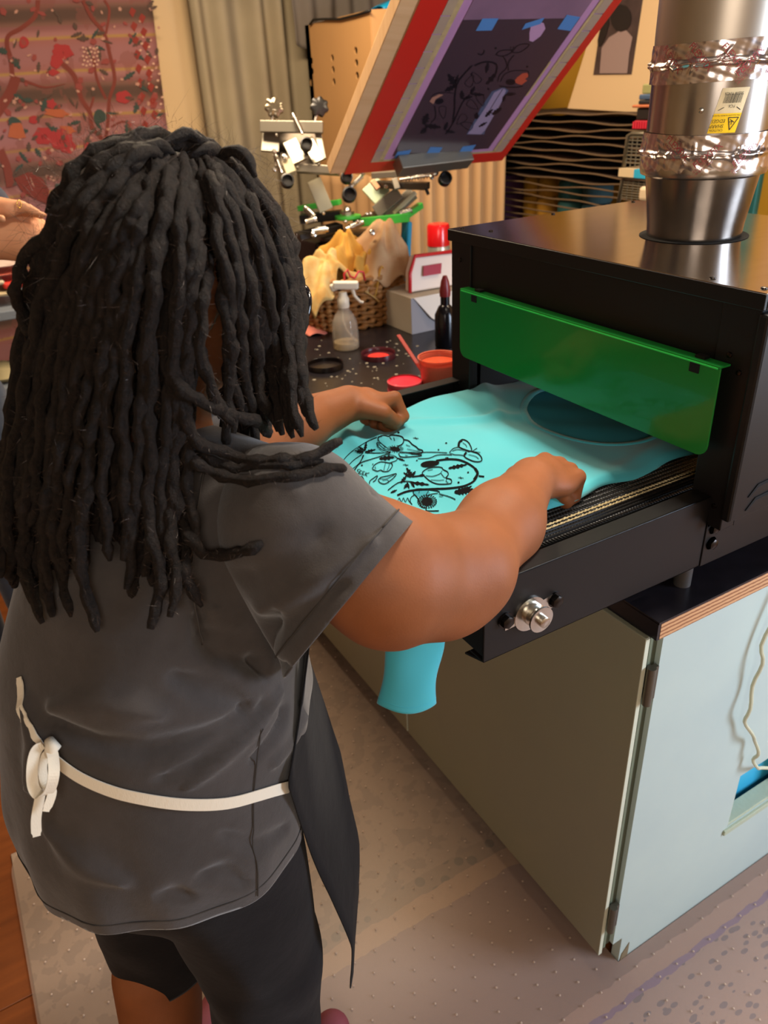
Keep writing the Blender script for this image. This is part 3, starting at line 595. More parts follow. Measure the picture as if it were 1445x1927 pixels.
def bar(n, a, b, d0, d1, w_, t, m, up=(0, 0, 1), bev=.002): return MB().bar(at(*a, d0), at(*b, d1), w_, t, up).build(n, m, press, bevel=bev)
bar('lift_arm', (590, 338), (614, 396), 2.66, 2.70, .050, .012, mat('cream_metal', '#bdb391', .5), up=tuple(-FW))
bar('green_arm', (563, 392), (640, 380), 2.80, 2.74, .035, .018, GM); bar('green_arm', (680, 418), (770, 409), 2.66, 2.62, .022, .028, GM); bar('green_arm', (765, 405), (792, 386), 2.62, 2.66, .022, .020, GM)
bar('black_arm', (566, 412), (642, 404), 2.76, 2.74, .05, .03, BLK); bar('black_arm', (640, 425), (560, 445), 2.72, 2.68, .07, .02, BLK); bar('black_arm', (672, 420), (720, 400), 2.72, 2.78, .05, .02, BLK)
for a, b in (((707, 400), (752, 362)), ((728, 408), (778, 362))): bar('lift_arm', a, b, 2.66, 2.62, .045, .012, mat('aluminium', '#8f897c', .42, .8), up=tuple(-FW))
bar('lift_arm', (741, 402), (782, 362), 2.645, 2.60, .014, .012, mat('cream_metal', '#bdb391', .5), up=tuple(-FW))  # thin cream strip: painted highlight along the lit edge of the grey plate
ALU = mat('aluminium', '#bfb9ab', .32, .9)
# raised head at the left
bar('head_bar', (490, 238), (608, 240), 2.60, 2.58, .02, .036, ALU, up=(0, .3, 1)); bar('head_bar', (543, 316), (638, 322), 2.60, 2.58, .05, .026, ALU, up=(0, .3, 1))
bar('head_plate', (511, 246), (508, 286), 2.63, 2.63, .062, .010, ALU, up=tuple(-FW)); bar('head_plate', (597, 244), (608, 300), 2.60, 2.60, .022, .012, ALU, up=tuple(-FW))
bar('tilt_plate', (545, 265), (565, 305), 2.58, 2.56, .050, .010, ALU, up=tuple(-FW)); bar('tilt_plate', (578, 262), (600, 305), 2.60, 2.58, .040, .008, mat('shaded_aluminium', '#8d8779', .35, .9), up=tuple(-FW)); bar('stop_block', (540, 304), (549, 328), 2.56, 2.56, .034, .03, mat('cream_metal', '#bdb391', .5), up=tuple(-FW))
bar('head_plate', (556, 240), (560, 312), 2.66, 2.66, .16, .008, mat('dark_steel', '#4d463e', .35, .9), up=tuple(-FW))
def springrod(a, b, d0, d1, r=.0045, turns=9, coil=.008):
    p, q = at(*a, d0), at(*b, d1); o = MB().cyl(p, q, r, n=10); o = o.build('rod', CHROME, press, smooth=True)
    d = (q-p); L = np.linalg.norm(d); d /= L; x = np.cross(d, (0, 0, 1)); x /= np.linalg.norm(x); y = np.cross(d, x); n = turns*10
    MB().tube([p+d*L*(.15+.7*i/n)+x*coil*math.cos(i*.628)+y*coil*math.sin(i*.628) for i in range(n+1)], .0014, 5).build('spring', CHROME, press, smooth=True)
for a, b, d0, d1 in (((551, 214), (569, 252), 2.56, 2.55), ((516, 285), (531, 326), 2.56, 2.54), ((628, 280), (646, 316), 2.55, 2.54), ((661, 352), (686, 326), 2.58, 2.57), ((752, 338), (824, 328), 2.55, 2.54)): springrod(a, b, d0, d1)
for a, b, c_ in (((573, 390), (592, 408), .012), ((588, 436), (618, 432), .015), ((652, 432), (684, 418), .013), ((752, 402), (775, 396), .010), ((596, 412), (575, 418), .010)): springrod(a, b, 2.62, 2.62, .009, 8, c_)
for x, y, r in ((560, 316, .006), (600, 310, .006), (520, 255, .005), (640, 288, .007), (628, 283, .006), (819, 326, .010), (812, 334, .008), (700, 438, .010), (650, 418, .007), (672, 418, .006), (590, 442, .010), (609, 402, .006), (690, 404, .006), (697, 403, .007), (516, 320, .008), (535, 296, .010), (516, 286, .008), (682, 328, .007), (726, 352, .007), (660, 350, .008)):
    hexb = MB(); q = at(x, y, 2.54); hexb.lathe(q, [(r, 0), (r, .006), (r*.5, .009)], 6, (-.3, -.8, .4)); hexb.build('bolt', CHROME, press, smooth=True)
def knob(x, y, d, r, m, ax=(-.35, -.75, .5), stem=None):
    q = at(x, y, d); a = np.array(ax, float); a /= np.linalg.norm(a); n = 48; b = MB()
    u_ = np.cross(a, (0, 0, 1)); u_ /= np.linalg.norm(u_); v_ = np.cross(a, u_)
    ring = [(h, s_) for h, s_ in ((-.009, .8), (-.008, 1), (.006, 1), (.009, .8), (.010, .25))]
    vs = [q+a*h+(u_*math.cos(2*math.pi*k/n)+v_*math.sin(2*math.pi*k/n))*r*s_*(1+.10*math.cos(7*2*math.pi*k/n)) for h, s_ in ring for k in range(n)]
    fs = [(i*n+k, i*n+(k+1) % n, (i+1)*n+(k+1) % n, (i+1)*n+k) for i in range(len(ring)-1) for k in range(n)]+[tuple(range(n-1, -1, -1)), tuple((len(ring)-1)*n+k for k in range(n))]
    o = b.add(vs, fs).build('knob', m, press, smooth=True)
    if stem is not None: MB().cyl(q-a*.004, at(*stem, d+.01), .006, n=10).build('knob_stem', CHROME, o, smooth=True)
knob(516, 202, 2.58, .030, mat('smoked_knob', '#6b6252', .12, .6), (-.2, -.9, .3), (511, 232)); knob(601, 201, 2.57, .029, KNB, (-.2, -.9, .3), (592, 230))
def cupknob(x, y, r):
    q = at(x, y, 2.52); MB().lathe(q, [(r*.6, -.03), (r, -.022), (r, .0), (r*.78, .001), (r*.72, -.012), (.002, -.012)], 24, tuple(-FW+RT*.2)).build('cap_knob', KNB, press, smooth=True)
for x, y, r in ((577, 269, .021), (541, 338, .022), (653, 331, .020), (658, 364, .024), (839, 334, .022)): cupknob(x, y, r)
bar('head_bar', (708, 347), (806, 350), 2.60, 2.55, .045, .022, mat('dark_steel', '#4d463e', .35, .9)); bar('head_plate', (695, 345), (720, 372), 2.66, 2.66, .07, .008, mat('pale_green_metal', '#a8b79a', .4, .3), up=tuple(-FW)); bar('head_bar', (700, 330), (825, 322), 2.62, 2.58, .03, .02, ALU)
bar('side_arm', (742, 336), (748, 356), 2.54, 2.54, .02, .012, ALU, up=tuple(-FW)); bar('side_arm', (700, 340), (712, 356), 2.56, 2.56, .018, .012, mat('copper_tint', '#b98a6a', .4, .6), up=tuple(-FW)); bar('side_arm', (800, 352), (806, 366), 2.54, 2.54, .010, .010, KNB, up=tuple(-FW))
# ================================================================== SILK SCREEN FRAME
BL = at(648, 327, 2.40); BR = at(944, 301, 2.40*1.08)
wv = BR-BL; WL = np.linalg.norm(wv); wn = wv/WL; upv = np.array([-.078, -.805, .588]); upv -= wn*(upv@wn); upv /= np.linalg.norm(upv); nv_ = np.cross(wn, upv)
if nv_@(CAM-BL) < 0: nv_ = -nv_
HL = .78
def sp_(u, v, l=0): return BL+wn*u*WL+upv*v*HL+nv_*l
sc = thing('silk_screen', tuple(sp_(.5, 0)), 'raised wooden silk screen with red border, purple emulsion and blue tape', 'silk screen')
RED = mat('red_tape', '#c8291f', .42); WOOD = mat('pale_pine', '#e2be92', .55, 0, noise=((3, 60, 3), '#cfa678', .7)); PUR = mat('purple_emulsion', '#c794bd', .35, 0, noise=((30, 4, 4), '#a57fb0', .8)); FILM = mat('dark_screen_film', '#49363f', .25, 0, noise=(4, '#40343f', .8)); TAPEW = mat('clear_packing_tape', '#a08d86', .18, 0, noise=((20, 5, 20), '#b5a184', .7)); YT = mat('cream_glue', '#c6b183', .4, 0, noise=(60, '#a5926e', .7))
def spl(u0, u1, v0, v1, l0, l1, m, name, par=None, bev=0):
    P = [sp_(u0, v0, l0), sp_(u1, v0, l0), sp_(u1, v1, l0), sp_(u0, v1, l0)]
    return MB().prism(P, nv_*(l1-l0)).build(name, m, par or sc, bevel=bev)
spl(0, .075, 0, 1, -.038, -.001, WOOD, 'wooden_rail', bev=.002); spl(.925, 1, 0, 1, -.038, -.001, WOOD, 'wooden_rail', bev=.002); spl(.075, .925, 0, .055, -.038, -.001, WOOD, 'wooden_rail', bev=.002); spl(.075, .925, .95, 1, -.038, -.001, WOOD, 'wooden_rail', bev=.002)
spl(-.085, 0, -.0, 1, -.040, -.002, WOOD, 'outer_rail', bev=.002)
spl(0, .125, 0, 1, 0, .0015, RED, 'red_tape'); spl(.955, 1.0, 0, 1, 0, .0015, RED, 'red_tape'); spl(.125, .955, 0, .062, 0, .0015, RED, 'red_tape'); spl(1.0, 1.003, 0, 1, -.036, .0015, RED, 'red_tape'); spl(0, 1, -.002, 0, -.036, .0015, RED, 'red_tape')
mesh = spl(.11, .96, .055, .95, -.004, -.001, PUR, 'screen_mesh')
for i in range(11): spl(.128, .175, .07+.075*i, .07+.075*i+.07, .0, .0012, TAPEW, 'clear_tape'); spl(.905, .955, .07+.075*i, .07+.075*i+.07, .0, .0012, TAPEW, 'clear_tape')
spl(.175, .20, .07, .93, 0, .0008, YT, 'glue_line'); spl(.888, .905, .07, .93, 0, .0008, YT, 'glue_line'); spl(.13, .95, .064, .075, 0, .0008, YT, 'glue_line'); spl(.845, .855, .42, .60, .0005, .0014, YT, 'glue_line')
film = spl(.245, .845, .095, .80, -.001, .0006, FILM, 'film_positive'); spl(.245, .845, .80, .88, -.001, .0004, mat('mauve_emulsion', '#8c6d88', .35, 0, noise=(9, '#755c74', .6)), 'emulsion_band')
for u, v, a in ((.30, .10, .03), (.49, .10, -.05), (.70, .10, .03), (.375, .775, 0), (.61, .775, .12), (.80, .775, -.05)):
    P = [(u-.04, v-.02), (u+.04, v-.02+a*.2), (u+.04, v+.03), (u-.04, v+.03-a*.2)]
    MB().prism([sp_(a_, b_, .001) for a_, b_ in P], nv_*.0004).build('blue_tape', mat('blue_painter_tape', '#4d83c4', .6), sc)
# the drawing on the film: survey frame of the photograph -> plane of the screen
def toscreen(px, py, l=.0011):
    d = ray(px, py); t = ((BL-CAM)@nv_)/(d@nv_); p = CAM+d*t; return p+nv_*l
def Z2(x, y): return (780+x*.20761, 20+y*.20764)
ts = lambda x, y: toscreen(*Z2(x, y)); fp = MB()
FB = mat('film_black', '#1b1720', .3)
def S2(pts, w_=12, **k): stroke(fp, pts, w_, ts, **k)
S2([(545, 495), (620, 465), (700, 465), (745, 495), (735, 570)], 16); S2([(520, 495), (440, 580), (390, 650), (365, 760), (360, 900), (345, 1010)], 15); fill(fp, [Z2(*p) for p in leafshape(735, 570, 2.3, 130, 28, 3)], toscreen); fill(fp, [Z2(*p) for p in leafshape(665, 470, 1.75, 95, 22)], toscreen)
for x, y, a, L, W_ in ((375, 690, -2.1, 140, 40), (365, 660, -1.2, 90, 18), (370, 680, 2.7, 110, 30), (430, 800, -1.6, 80, 28), (505, 750, -1.0, 80, 20), (505, 750, .1, 130, 20), (440, 800, -.3, 90, 18), (80, 1030, -1.2, 110, 40), (90, 1040, .1, 150, 30), (110, 1060, 2.4, 80, 30), (270, 1080, -1.2, 80, 22), (280, 1085, .2, 90, 18), (560, 980, -1.5, 60, 30), (820, 760, -.1, 100, 20), (820, 760, 1.9, 70, 20), (700, 940, -.6, 110, 26), (640, 960, -.8, 100, 22), (580, 1050, -.5, 90, 16)): fill(fp, [Z2(*p) for p in leafshape(x, y, a, L, W_)], toscreen)
S2([(500, 760), (440, 820), (400, 900), (350, 1010), (280, 1120)], 12); S2([(180, 860), (190, 960), (150, 1010)], 9); S2([(150, 780), (200, 745), (280, 740), (350, 745)], 7); S2([(575, 385), (600, 398), (625, 380), (630, 355)], 11)
S2([(735, 395), (780, 360), (870, 355), (880, 375), (800, 410), (735, 395)], 9); S2([(885, 370), (940, 310), (1030, 300), (1020, 330), (950, 375), (890, 375)], 9); S2([(800, 410), (830, 460), (830, 520), (770, 580), (755, 640)], 9); S2([(900, 400), (850, 470), (850, 540)], 9); S2([(870, 320), (880, 370), (900, 320)], 6)
S2([(780, 640), (810, 580), (880, 545), (960, 540), (1030, 550), (1030, 600)], 8); S2([(770, 680), (840, 690), (930, 690), (980, 680)], 10); fill(fp, [Z2(*p) for p in blob(870, 645, 45, 28, 12)], toscreen); fill(fp, [Z2(*p) for p in blob(225, 820, 40, 24, 12, -.3)], toscreen)
for cx, cy in ((500, 640), (560, 610), (255, 910), (520, 850), (600, 800), (430, 980), (480, 1040)): S2(blob(cx, cy, 55, 32, 9, .4*cx, .2, 3), 5, closed=True)
for x, y in ((1020, 505), (515, 575), (668, 708), (735, 338)): fill(fp, [Z2(*p) for p in blob(x, y, 10, 10, 8)], toscreen)
S2([(810, 690), (740, 800), (680, 900)], 5)
fp.build('film_drawing', FB, film, fixn=False)
def art(name, pts, col, l=.0009):
    mb = MB(); fill(mb, [Z2(*p) for p in pts], lambda a, b: toscreen(a, b, l)); return mb.build(name, mat(name, col, .4), film, fixn=False)
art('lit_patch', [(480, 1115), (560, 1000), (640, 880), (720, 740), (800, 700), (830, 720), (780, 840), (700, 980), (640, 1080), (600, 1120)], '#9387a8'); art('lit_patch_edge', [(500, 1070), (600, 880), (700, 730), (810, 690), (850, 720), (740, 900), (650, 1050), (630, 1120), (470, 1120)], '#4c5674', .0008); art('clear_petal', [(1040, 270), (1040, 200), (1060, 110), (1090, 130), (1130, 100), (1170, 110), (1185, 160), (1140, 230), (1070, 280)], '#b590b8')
art('orange_petal', [(930, 600), (980, 565), (1020, 560), (1035, 590), (1000, 620), (1020, 630), (970, 670), (930, 660), (900, 640)], '#b4503c', .0010); art('peach_petal', [(135, 820), (160, 785), (220, 755), (260, 760), (190, 800), (170, 845)], '#a4786a', .0010)
mb = MB(); P0, P1 = at(748, 313, 2.395), at(882, 297, 2.50)
mb.bar(P0, P1, .05, .045, tuple(nv_)).build('clamp', ALU, press, bevel=.003)
# ================================================================== THINGS ON THE WORKTOP
ZW = .934
def base(x, y): return onz(x, y, ZW)
# spray bottle
b = base(652, 655); sb = thing('spray_bottle', b, 'clear plastic spray bottle with white trigger head on the black worktop', 'spray bottle')
def glass(name, col, rough=.05, mixf=.75):
    m = bpy.data.materials.new(name); m.use_nodes = True; nt = m.node_tree; p = nt.nodes['Principled BSDF']; out = nt.nodes['Material Output']; setin(p, 'Base Color', lin(col)); setin(p, 'Roughness', rough)
    t = nt.nodes.new('ShaderNodeBsdfTransparent'); t.inputs[0].default_value = lin(col); mx = nt.nodes.new('ShaderNodeMixShader'); mx.inputs[0].default_value = 1-mixf
    nt.links.new(t.outputs[0], mx.inputs[1]); nt.links.new(p.outputs[0], mx.inputs[2]); nt.links.new(mx.outputs[0], out.inputs[0]); return m
CLR = glass('clear_plastic', '#e8e0d2', .06, .72); WPL = mat('white_plastic', '#e9e1cf', .35)
MB().lathe(b, [(.038, 0), (.041, .004), (.041, .05), (.038, .085), (.030, .105), (.018, .120), (.016, .135)], 28, close=False).build('bottle_body', CLR, sb, smooth=True)
MB().lathe(b, [(.001, .002), (.038, .003), (.0385, .022), (.001, .023)], 28, close=False).build('liquid', glass('water', '#efe6cf', .03, .55), sb, smooth=True)
MB().tube([b+np.array(q) for q in ((-.004, 0, .15), (-.006, 0, .09), (.004, 0, .06), (.02, -.01, .03), (.034, -.012, .012))], .0028, 8).build('dip_tube', WPL, sb, smooth=True)
MB().lathe(b, [(.0175, .128), (.0185, .132), (.0185, .155), (.014, .162), (.012, .175)], 20).build('collar_ring', WPL, sb, smooth=True)
ax = RT*1.0; top = b+np.array([0, 0, .195])
MB().bar(top-ax*.028, top+ax*.05, .024, .024).bar(top-ax*.036+np.array([0, 0, -.01]), top-ax*.01, .018, .022).build('spray_head', WPL, sb, bevel=.006, seg=3)
MB().tube([top+ax*.030+np.array([0, 0, -.008]), top+ax*.036+np.array([0, 0, -.032]), top+ax*.052+np.array([0, 0, -.05]), top+ax*.062+np.array([0, 0, -.052])], [.006, .005, .0045, .004], 10).build('trigger', WPL, sb, smooth=True)
tag(MB().tube([top+ax*.018+np.array(q)-FW*0 for q in ((0, .02, -.002), (0, .02, .03), (.012, .02, .040), (.02, .02, .02), (.035, .02, .012), (.05, .02, .030), (.066, .02, .026), (.070, .02, 0))], .0035, 8).build('red_cable_tie', mat('red_plastic', '#b8232a', .3), smooth='all'), 'looped red plastic strip standing behind the white trigger head', 'strap')
# lids, jars, cup
def lidthing(x, y, r, label, inside, ring='#171112'):
    q = base(x, y); t = thing('jar_lid', q, label, 'lid', None)
    MB().lathe(q, [(r, 0), (r, .014), (r*.985, .016), (r*.95, .014), (r*.94, .003), (.001, .003)], 40, close=False).build('lid_shell', mat('black_lid' if ring == '#171112' else 'dark_red_lid', ring, .3), t, smooth=True)
    if inside:
        MB().lathe(q, [(r*.62, .0035), (r*.3, .0048), (.001, .005)], 24, close=False).build('ink_smear', inside, t, smooth=True)
    return t
REDINK = mat('fluorescent_red_ink', '#e23a34', .35); ORINK = mat('orange_red_ink', '#dd5a3c', .3, 0, noise=(60, '#c84a30', .6))
lidthing(712, 672, .052, 'upturned dark jar lid smeared with red ink beside the spray bottle', REDINK, '#4a1a22'); lidthing(612, 692, .054, 'black empty jar lid lying left of the red-smeared lid', None)
q = base(762, 742)+np.array([.0, .0, 0]); j = thing('ink_jar', q, 'low jar of bright pink-red ink behind the left fist', 'jar'); PJ = glass('pink_jar', '#e0606c', .15, .2)
MB().lathe(q, [(.044, 0), (.046, .004), (.046, .018), (.043, .022), (.046, .026), (.046, .038), (.043, .040)], 36, close=False).build('jar_wall', PJ, j, smooth=True)
MB().lathe(q, [(.044, .003), (.0445, .036), (.001, .0365)], 36, close=False).build('ink', mat('pink_red_ink', '#f03048', .3), j, smooth=True)
q = base(826, 738); j = thing('ink_cup', q, 'translucent tub of orange-red ink with stirring stick against the dryer', 'tub')
MB().lathe(q, [(.040, 0), (.042, .004), (.052, .092), (.055, .094), (.055, .098), (.052, .097)], 40, close=False).build('cup_wall', glass('salmon_cup', '#e07a60', .2, .25), j, smooth=True)
MB().lathe(q, [(.039, .003), (.048, .082), (.02, .086), (.001, .080)], 40, close=False).build('ink', ORINK, j, smooth=True)
s0 = onz(795, 672, 1.02); s1 = s0+(at(748, 630, 2.28)-s0)*1.0
tag(MB().bar(q+np.array([-.02, 0, .02]), at(749, 630, np.dot(q-CAM, FW)+.02), .012, .003).build('stir_stick', mat('red_stained_stick', '#a03028', .5), bevel=.001), 'red-stained stirring stick leaning out of the orange ink tub', 'stick')
# basket of rags
bk = onz(690, 618, ZW)+np.array([.02, .12, 0]); bas = thing('wicker_basket', bk, 'oval woven wicker basket full of rags behind the spray bottle', 'basket')
WK = mat('wicker', '#a9743c', .65, 0, noise=(40, '#7d4f24', .7)); RX, RY, HB = .175, .12, .175
for k in range(11):
    z = .008+k*.0155; f = 1+.08*k/11
    pts = [(bk[0]+RX*f*math.cos(t)*(1+.012*math.cos(18*t+math.pi*k)), bk[1]+RY*f*math.sin(t)*(1+.03*math.cos(18*t+math.pi*k)), bk[2]+z+.003*math.sin(18*t+math.pi*k)) for t in np.linspace(0, 2*math.pi, 145)]
    MB().tube(pts, [.0085+.0035*math.cos(36*t) for t in np.linspace(0, 2*math.pi, 145)], 6, cap=False).build('wicker_strand', WK, bas, smooth='all')
MB().lathe(bk, [(.001, .004), (1, .004), (1.05, .16)], 40, close=False)
m = MB(); m.add([(bk[0]+RX*.94*f*math.cos(t), bk[1]+RY*.92*f*math.sin(t), bk[2]+z) for f, z in ((.02, .004), (1, .004), (1.06, .165)) for t in np.linspace(0, 2*math.pi, 41)[:-1]], [(i*40+k, i*40+(k+1) % 40, (i+1)*40+(k+1) % 40, (i+1)*40+k) for i in range(2) for k in range(40)]); m.build('basket_lining', mat('dark_wicker', '#5f3b1b', .8), bas)
def rag(c, s, seed, m, label, hgt=.08, tilt=(0, 0)):
    R_ = np.random.default_rng(seed); ph = R_.uniform(0, 6.28, 12); fr = R_.uniform(.6, 1.5, 6)
    def fn(u, v):
        a, b_ = (u-.5)*2, (v-.5)*2; r = math.hypot(a, b_); th = math.atan2(b_, a)
        rr = s*(.25+.6*r)*(1+.22*math.sin(3*th*1+ph[0])+.12*math.sin(5*th+ph[1])*r)
        z = hgt*(1-.9*r**1.6)+.030*r*math.sin(4*th+ph[2])+.020*math.sin(7*a*fr[0]+ph[3])*math.sin(6*b_*fr[1]+ph[4])+.016*r*math.sin(9*th+ph[5])
        return (c[0]+rr*math.cos(th)*min(1, r*1.4)+tilt[0]*z, c[1]+rr*math.sin(th)*min(1, r*1.4)+tilt[1]*z, c[2]+z)
    return tag(MB().grid(44, 44, fn).build('rag', m, None, smooth='all', solid=.003), label, 'rag')
RY1 = mat('yellow_terry', '#c99c48', .95, 0, noise=(18, '#b87f2c', .6), bump=(400, .4, .003)); RY2 = mat('cream_terry', '#c0a27a', .95, 0, noise=(22, '#b07f58', .6), bump=(400, .4, .003)); RY3 = mat('pale_yellow_cloth', '#cdb67c', .9, 0, noise=(25, '#c08d44', .5), bump=(300, .3, .002))
rag(bk+np.array([-.10, -.02, .150]), .12, 1, RY3, 'pale yellow rag at the left end of the wicker basket', .09); rag(bk+np.array([.0, .03, .160]), .10, 2, RY1, 'golden yellow rag in the middle of the wicker basket', .13); rag(bk+np.array([.09, -.03, .160]), .125, 3, RY2, 'cream rag with peach stains on the right side of the basket', .16, (.2, 0)); rag(bk+np.array([.03, -.06, .150]), .07, 4, RY1, 'orange-stained rag at the front rim of the basket', .08)
tl = bk+np.array([.215, .03, .0]); tag(MB().bar(tl+np.array([0, 0, 0]), tl+np.array([.03, 0, .30]), .05, .02).build('blue_pouch', mat('teal_foil', '#2b93b5', .25), bevel=.008), 'narrow bright teal pouch standing between basket and spray can', 'pouch')
# spray can
cn = onz(811, 560, ZW)+np.array([.05, .02, 0]); ca = thing('spray_can', cn, 'pale spray can with a glossy red cap behind the cardboard box', 'spray can'); dcan = (cn-CAM)@FW
zt = None
for z in np.linspace(1.0, 1.5, 200):
    d = np.array([cn[0], cn[1], z])-CAM; yy = IH/2-FPX*(d@UP)/(d@FW)
    if yy < 420: zt = z; break
hc = (zt or 1.2)-ZW
MB().lathe(cn, [(.040, 0), (.042, .004), (.042, hc-.085), (.036, hc-.07)], 32).build('can_body', mat('pale_can', '#b9b09c', .3, .5), ca, smooth=True)
MB().lathe(cn, [(.0425, hc-.078), (.0425, hc-.01), (.038, hc-.002), (.028, hc)], 32).build('cap', mat('glossy_red_cap', '#d0161a', .22, coat=.3), ca, smooth=True)
# cardboard box with a hanging flap, red-edged package on top
c0 = base(775, 630); bx = thing('cardboard_box', c0+np.array([.09, .07, 0]), 'small grey-white cardboard box with an open hanging flap', 'box'); hB = .118
CB = mat('white_cardboard', '#c3b8a4', .75, 0, noise=(9, '#b6aa96', .5)); CBG = mat('grey_cardboard', '#938f93', .75)
m = MB(); m.bb(c0[0], c0[0]+.20, c0[1], c0[1]+.19, c0[2], c0[2]+hB); m.build('box_body', [CB], bx, bevel=.0015)
MB().bb(c0[0]+.0, c0[0]+.20, c0[1]-.0008, c0[1]-.0002, c0[2]+.001, c0[2]+hB-.001).build('box_front', CBG, bx)
MB().prism([(c0[0]+.008, c0[1]-.002, c0[2]+hB), (c0[0]+.20, c0[1]-.002, c0[2]+hB), (c0[0]+.20, c0[1]-.012, c0[2]+.028), (c0[0]+.10, c0[1]-.012, c0[2]+.026), (c0[0]+.070, c0[1]-.010, c0[2]+.045)], (0, -.002, 0)).build('flap', mat('white_flap', '#e3d8cc', .7), bx, bevel=.001)
pc = c0+np.array([.03, .05, hB+.004]); pk = thing('red_edged_package', pc, 'white plastic package with red edging and red panel on the box', 'package')
MB().prism([pc+np.array(v) for v in ((0, 0, 0), (.17, -.01, 0), (.19, .02, .10), (.04, .03, .105), (.012, .015, .06))], (0, .035, 0)).build('shell', mat('white_shell', '#e5d4c6', .4), pk, bevel=.006)
MB().tube([pc+np.array(v) for v in ((-.002, -.001, 0), (.008, .012, .06), (.037, .026, .107), (.19, .018, .104))], .006, 8).build('red_edge', mat('red_edge', '#c7252c', .3), pk, smooth='all')
MB().prism([pc+np.array(v) for v in ((.052, .004, .045), (.118, .0, .045), (.128, .010, .075), (.060, .014, .075))], (0, -.004, 0)).build('red_panel', mat('crimson_panel', '#a3132c', .4), pk)
# black bottle with red spout near the dryer post
q = base(838, 652); tl = thing('ink_bottle', q, 'black squeeze bottle with a dark red tip beside the dryer post', 'bottle')
MB().lathe(q, [(.030, 0), (.032, .005), (.032, .10), (.020, .125), (.014, .13), (.014, .16)], 28).build('bottle_body', mat('glossy_black_plastic', '#0e0d10', .2), tl, smooth=True)
MB().lathe(q, [(.016, .155), (.017, .17), (.012, .20), (.006, .215)], 20).build('tip', mat('dark_red_tip', '#7a1f22', .35), tl, smooth=True)
pp = base(598, 632); tag(MB().grid(8, 8, lambda u, v: (pp[0]+.07*u-.03, pp[1]+.08*v, ZW+.004+.02*u*v+.006*math.sin(5*u))).build('pink_paper', mat('coral_paper', '#e0836f', .8), None, smooth='all', solid=.001), 'crumpled coral paper scrap beside the locs and spray bottle', 'paper')
fl = MB(); R_ = np.random.default_rng(9)
for i in range(60):
    x, y = R_.uniform(590, 790), R_.uniform(640, 730); q = base(x, y); s = R_.uniform(.0015, .006); fl.lathe(q, [(s, 0), (s*.7, .0012), (.0002, .0016)], 6, close=False)
tag(fl.build('ink_flecks', mat('dried_ink_fleck', '#8a8272', .6), None), 'dried pale ink flecks scattered on the black worktop', 'flecks', kind='stuff')
# ================================================================== BACK OF THE ROOM
# tapestry on the back wall
YT_ = YB-.06; TXR = 1.07
def tapm():
    m = bpy.data.materials.new('floral_tapestry'); m.use_nodes = True; nt = m.node_tree; b = nt.nodes['Principled BSDF']; setin(b, 'Roughness', .85); L = nt.links
    tc = nt.nodes.new('ShaderNodeTexCoord'); w1 = nt.nodes.new('ShaderNodeTexWave'); w1.bands_direction = 'Z'; setin(w1, 'Scale', 1.15); setin(w1, 'Distortion', 1.2); setin(w1, 'Detail', 2); setin(w1, 'Detail Scale', .6)
    r = nt.nodes.new('ShaderNodeValToRGB'); cr = r.color_ramp; cr.interpolation = 'EASE'
    cr.elements[0].color = lin('#4a352c'); cr.elements[0].position = 0; cr.elements[1].color = lin('#86595a'); cr.elements[1].position = 1
    for p_, c_ in ((.14, '#6b4a40'), (.2, '#754a48'), (.5, '#8d605e'), (.62, '#93713f'), (.72, '#865552')): e_ = cr.elements.new(p_); e_.color = lin(c_)
    L.new(tc.outputs['Object'], w1.inputs[0]); L.new(w1.outputs[1], r.inputs[0])
    n = nt.nodes.new('ShaderNodeTexNoise'); setin(n, 'Scale', 9); setin(n, 'Detail', 4); L.new(tc.outputs['Object'], n.inputs[0])
    mx = nt.nodes.new('ShaderNodeMix'); mx.data_type = 'RGBA'; mx.inputs[7].default_value = lin('#6f3f38'); th = nt.nodes.new('ShaderNodeMath'); th.operation = 'GREATER_THAN'; th.inputs[1].default_value = .57; L.new(n.outputs[0], th.inputs[0])
    ml = nt.nodes.new('ShaderNodeMath'); ml.operation = 'MULTIPLY'; ml.inputs[1].default_value = .45; L.new(th.outputs[0], ml.inputs[0]); L.new(ml.outputs[0], mx.inputs[0]); L.new(r.outputs[0], mx.inputs[6])
    sep = nt.nodes.new('ShaderNodeSeparateXYZ'); L.new(tc.outputs['Object'], sep.inputs[0]); g = nt.nodes.new('ShaderNodeMath'); g.operation = 'GREATER_THAN'; g.inputs[1].default_value = 1.0; L.new(sep.outputs[0], g.inputs[0])
    mx2 = nt.nodes.new('ShaderNodeMix'); mx2.data_type = 'RGBA'; mx2.inputs[7].default_value = lin('#5e231d'); L.new(g.outputs[0], mx2.inputs[0]); L.new(mx.outputs[2], mx2.inputs[6])
    L.new(mx2.outputs[2], b.inputs['Base Color']); return m
def tapY(x, z): return YT_-.012*math.sin(x*7+.5)-.006*math.sin(x*19+z*2)-.01*math.sin(z*3)
tap = thing('tapestry', (.2, YT_, 1.4), 'large floral tree-of-life tapestry in rose and red hung on the back wall', 'tapestry')
MB().grid(70, 40, lambda u, v: (-1.0+2.07*u+.01*math.sin(v*9), tapY(-1.0+2.07*u, .4+1.95*v), .4+1.95*v)).build('cloth', tapm(), tap, smooth='all', solid=.002)
def ontap(px, py):
    p = ony(px, py, YT_)
    for _ in range(3): p = ony(px, py, tapY(p[0], p[2])-.003)
    return p
def Z3(x, y): return (x*.33218, y*.33212)
tm = lambda x, y: ontap(*Z3(x, y))
BR_ = mat('tapestry_brown', '#6a2f26', .85); tb = MB(); T = lambda pts, w_=40, **k: stroke(tb, pts, w_, tm, **k)
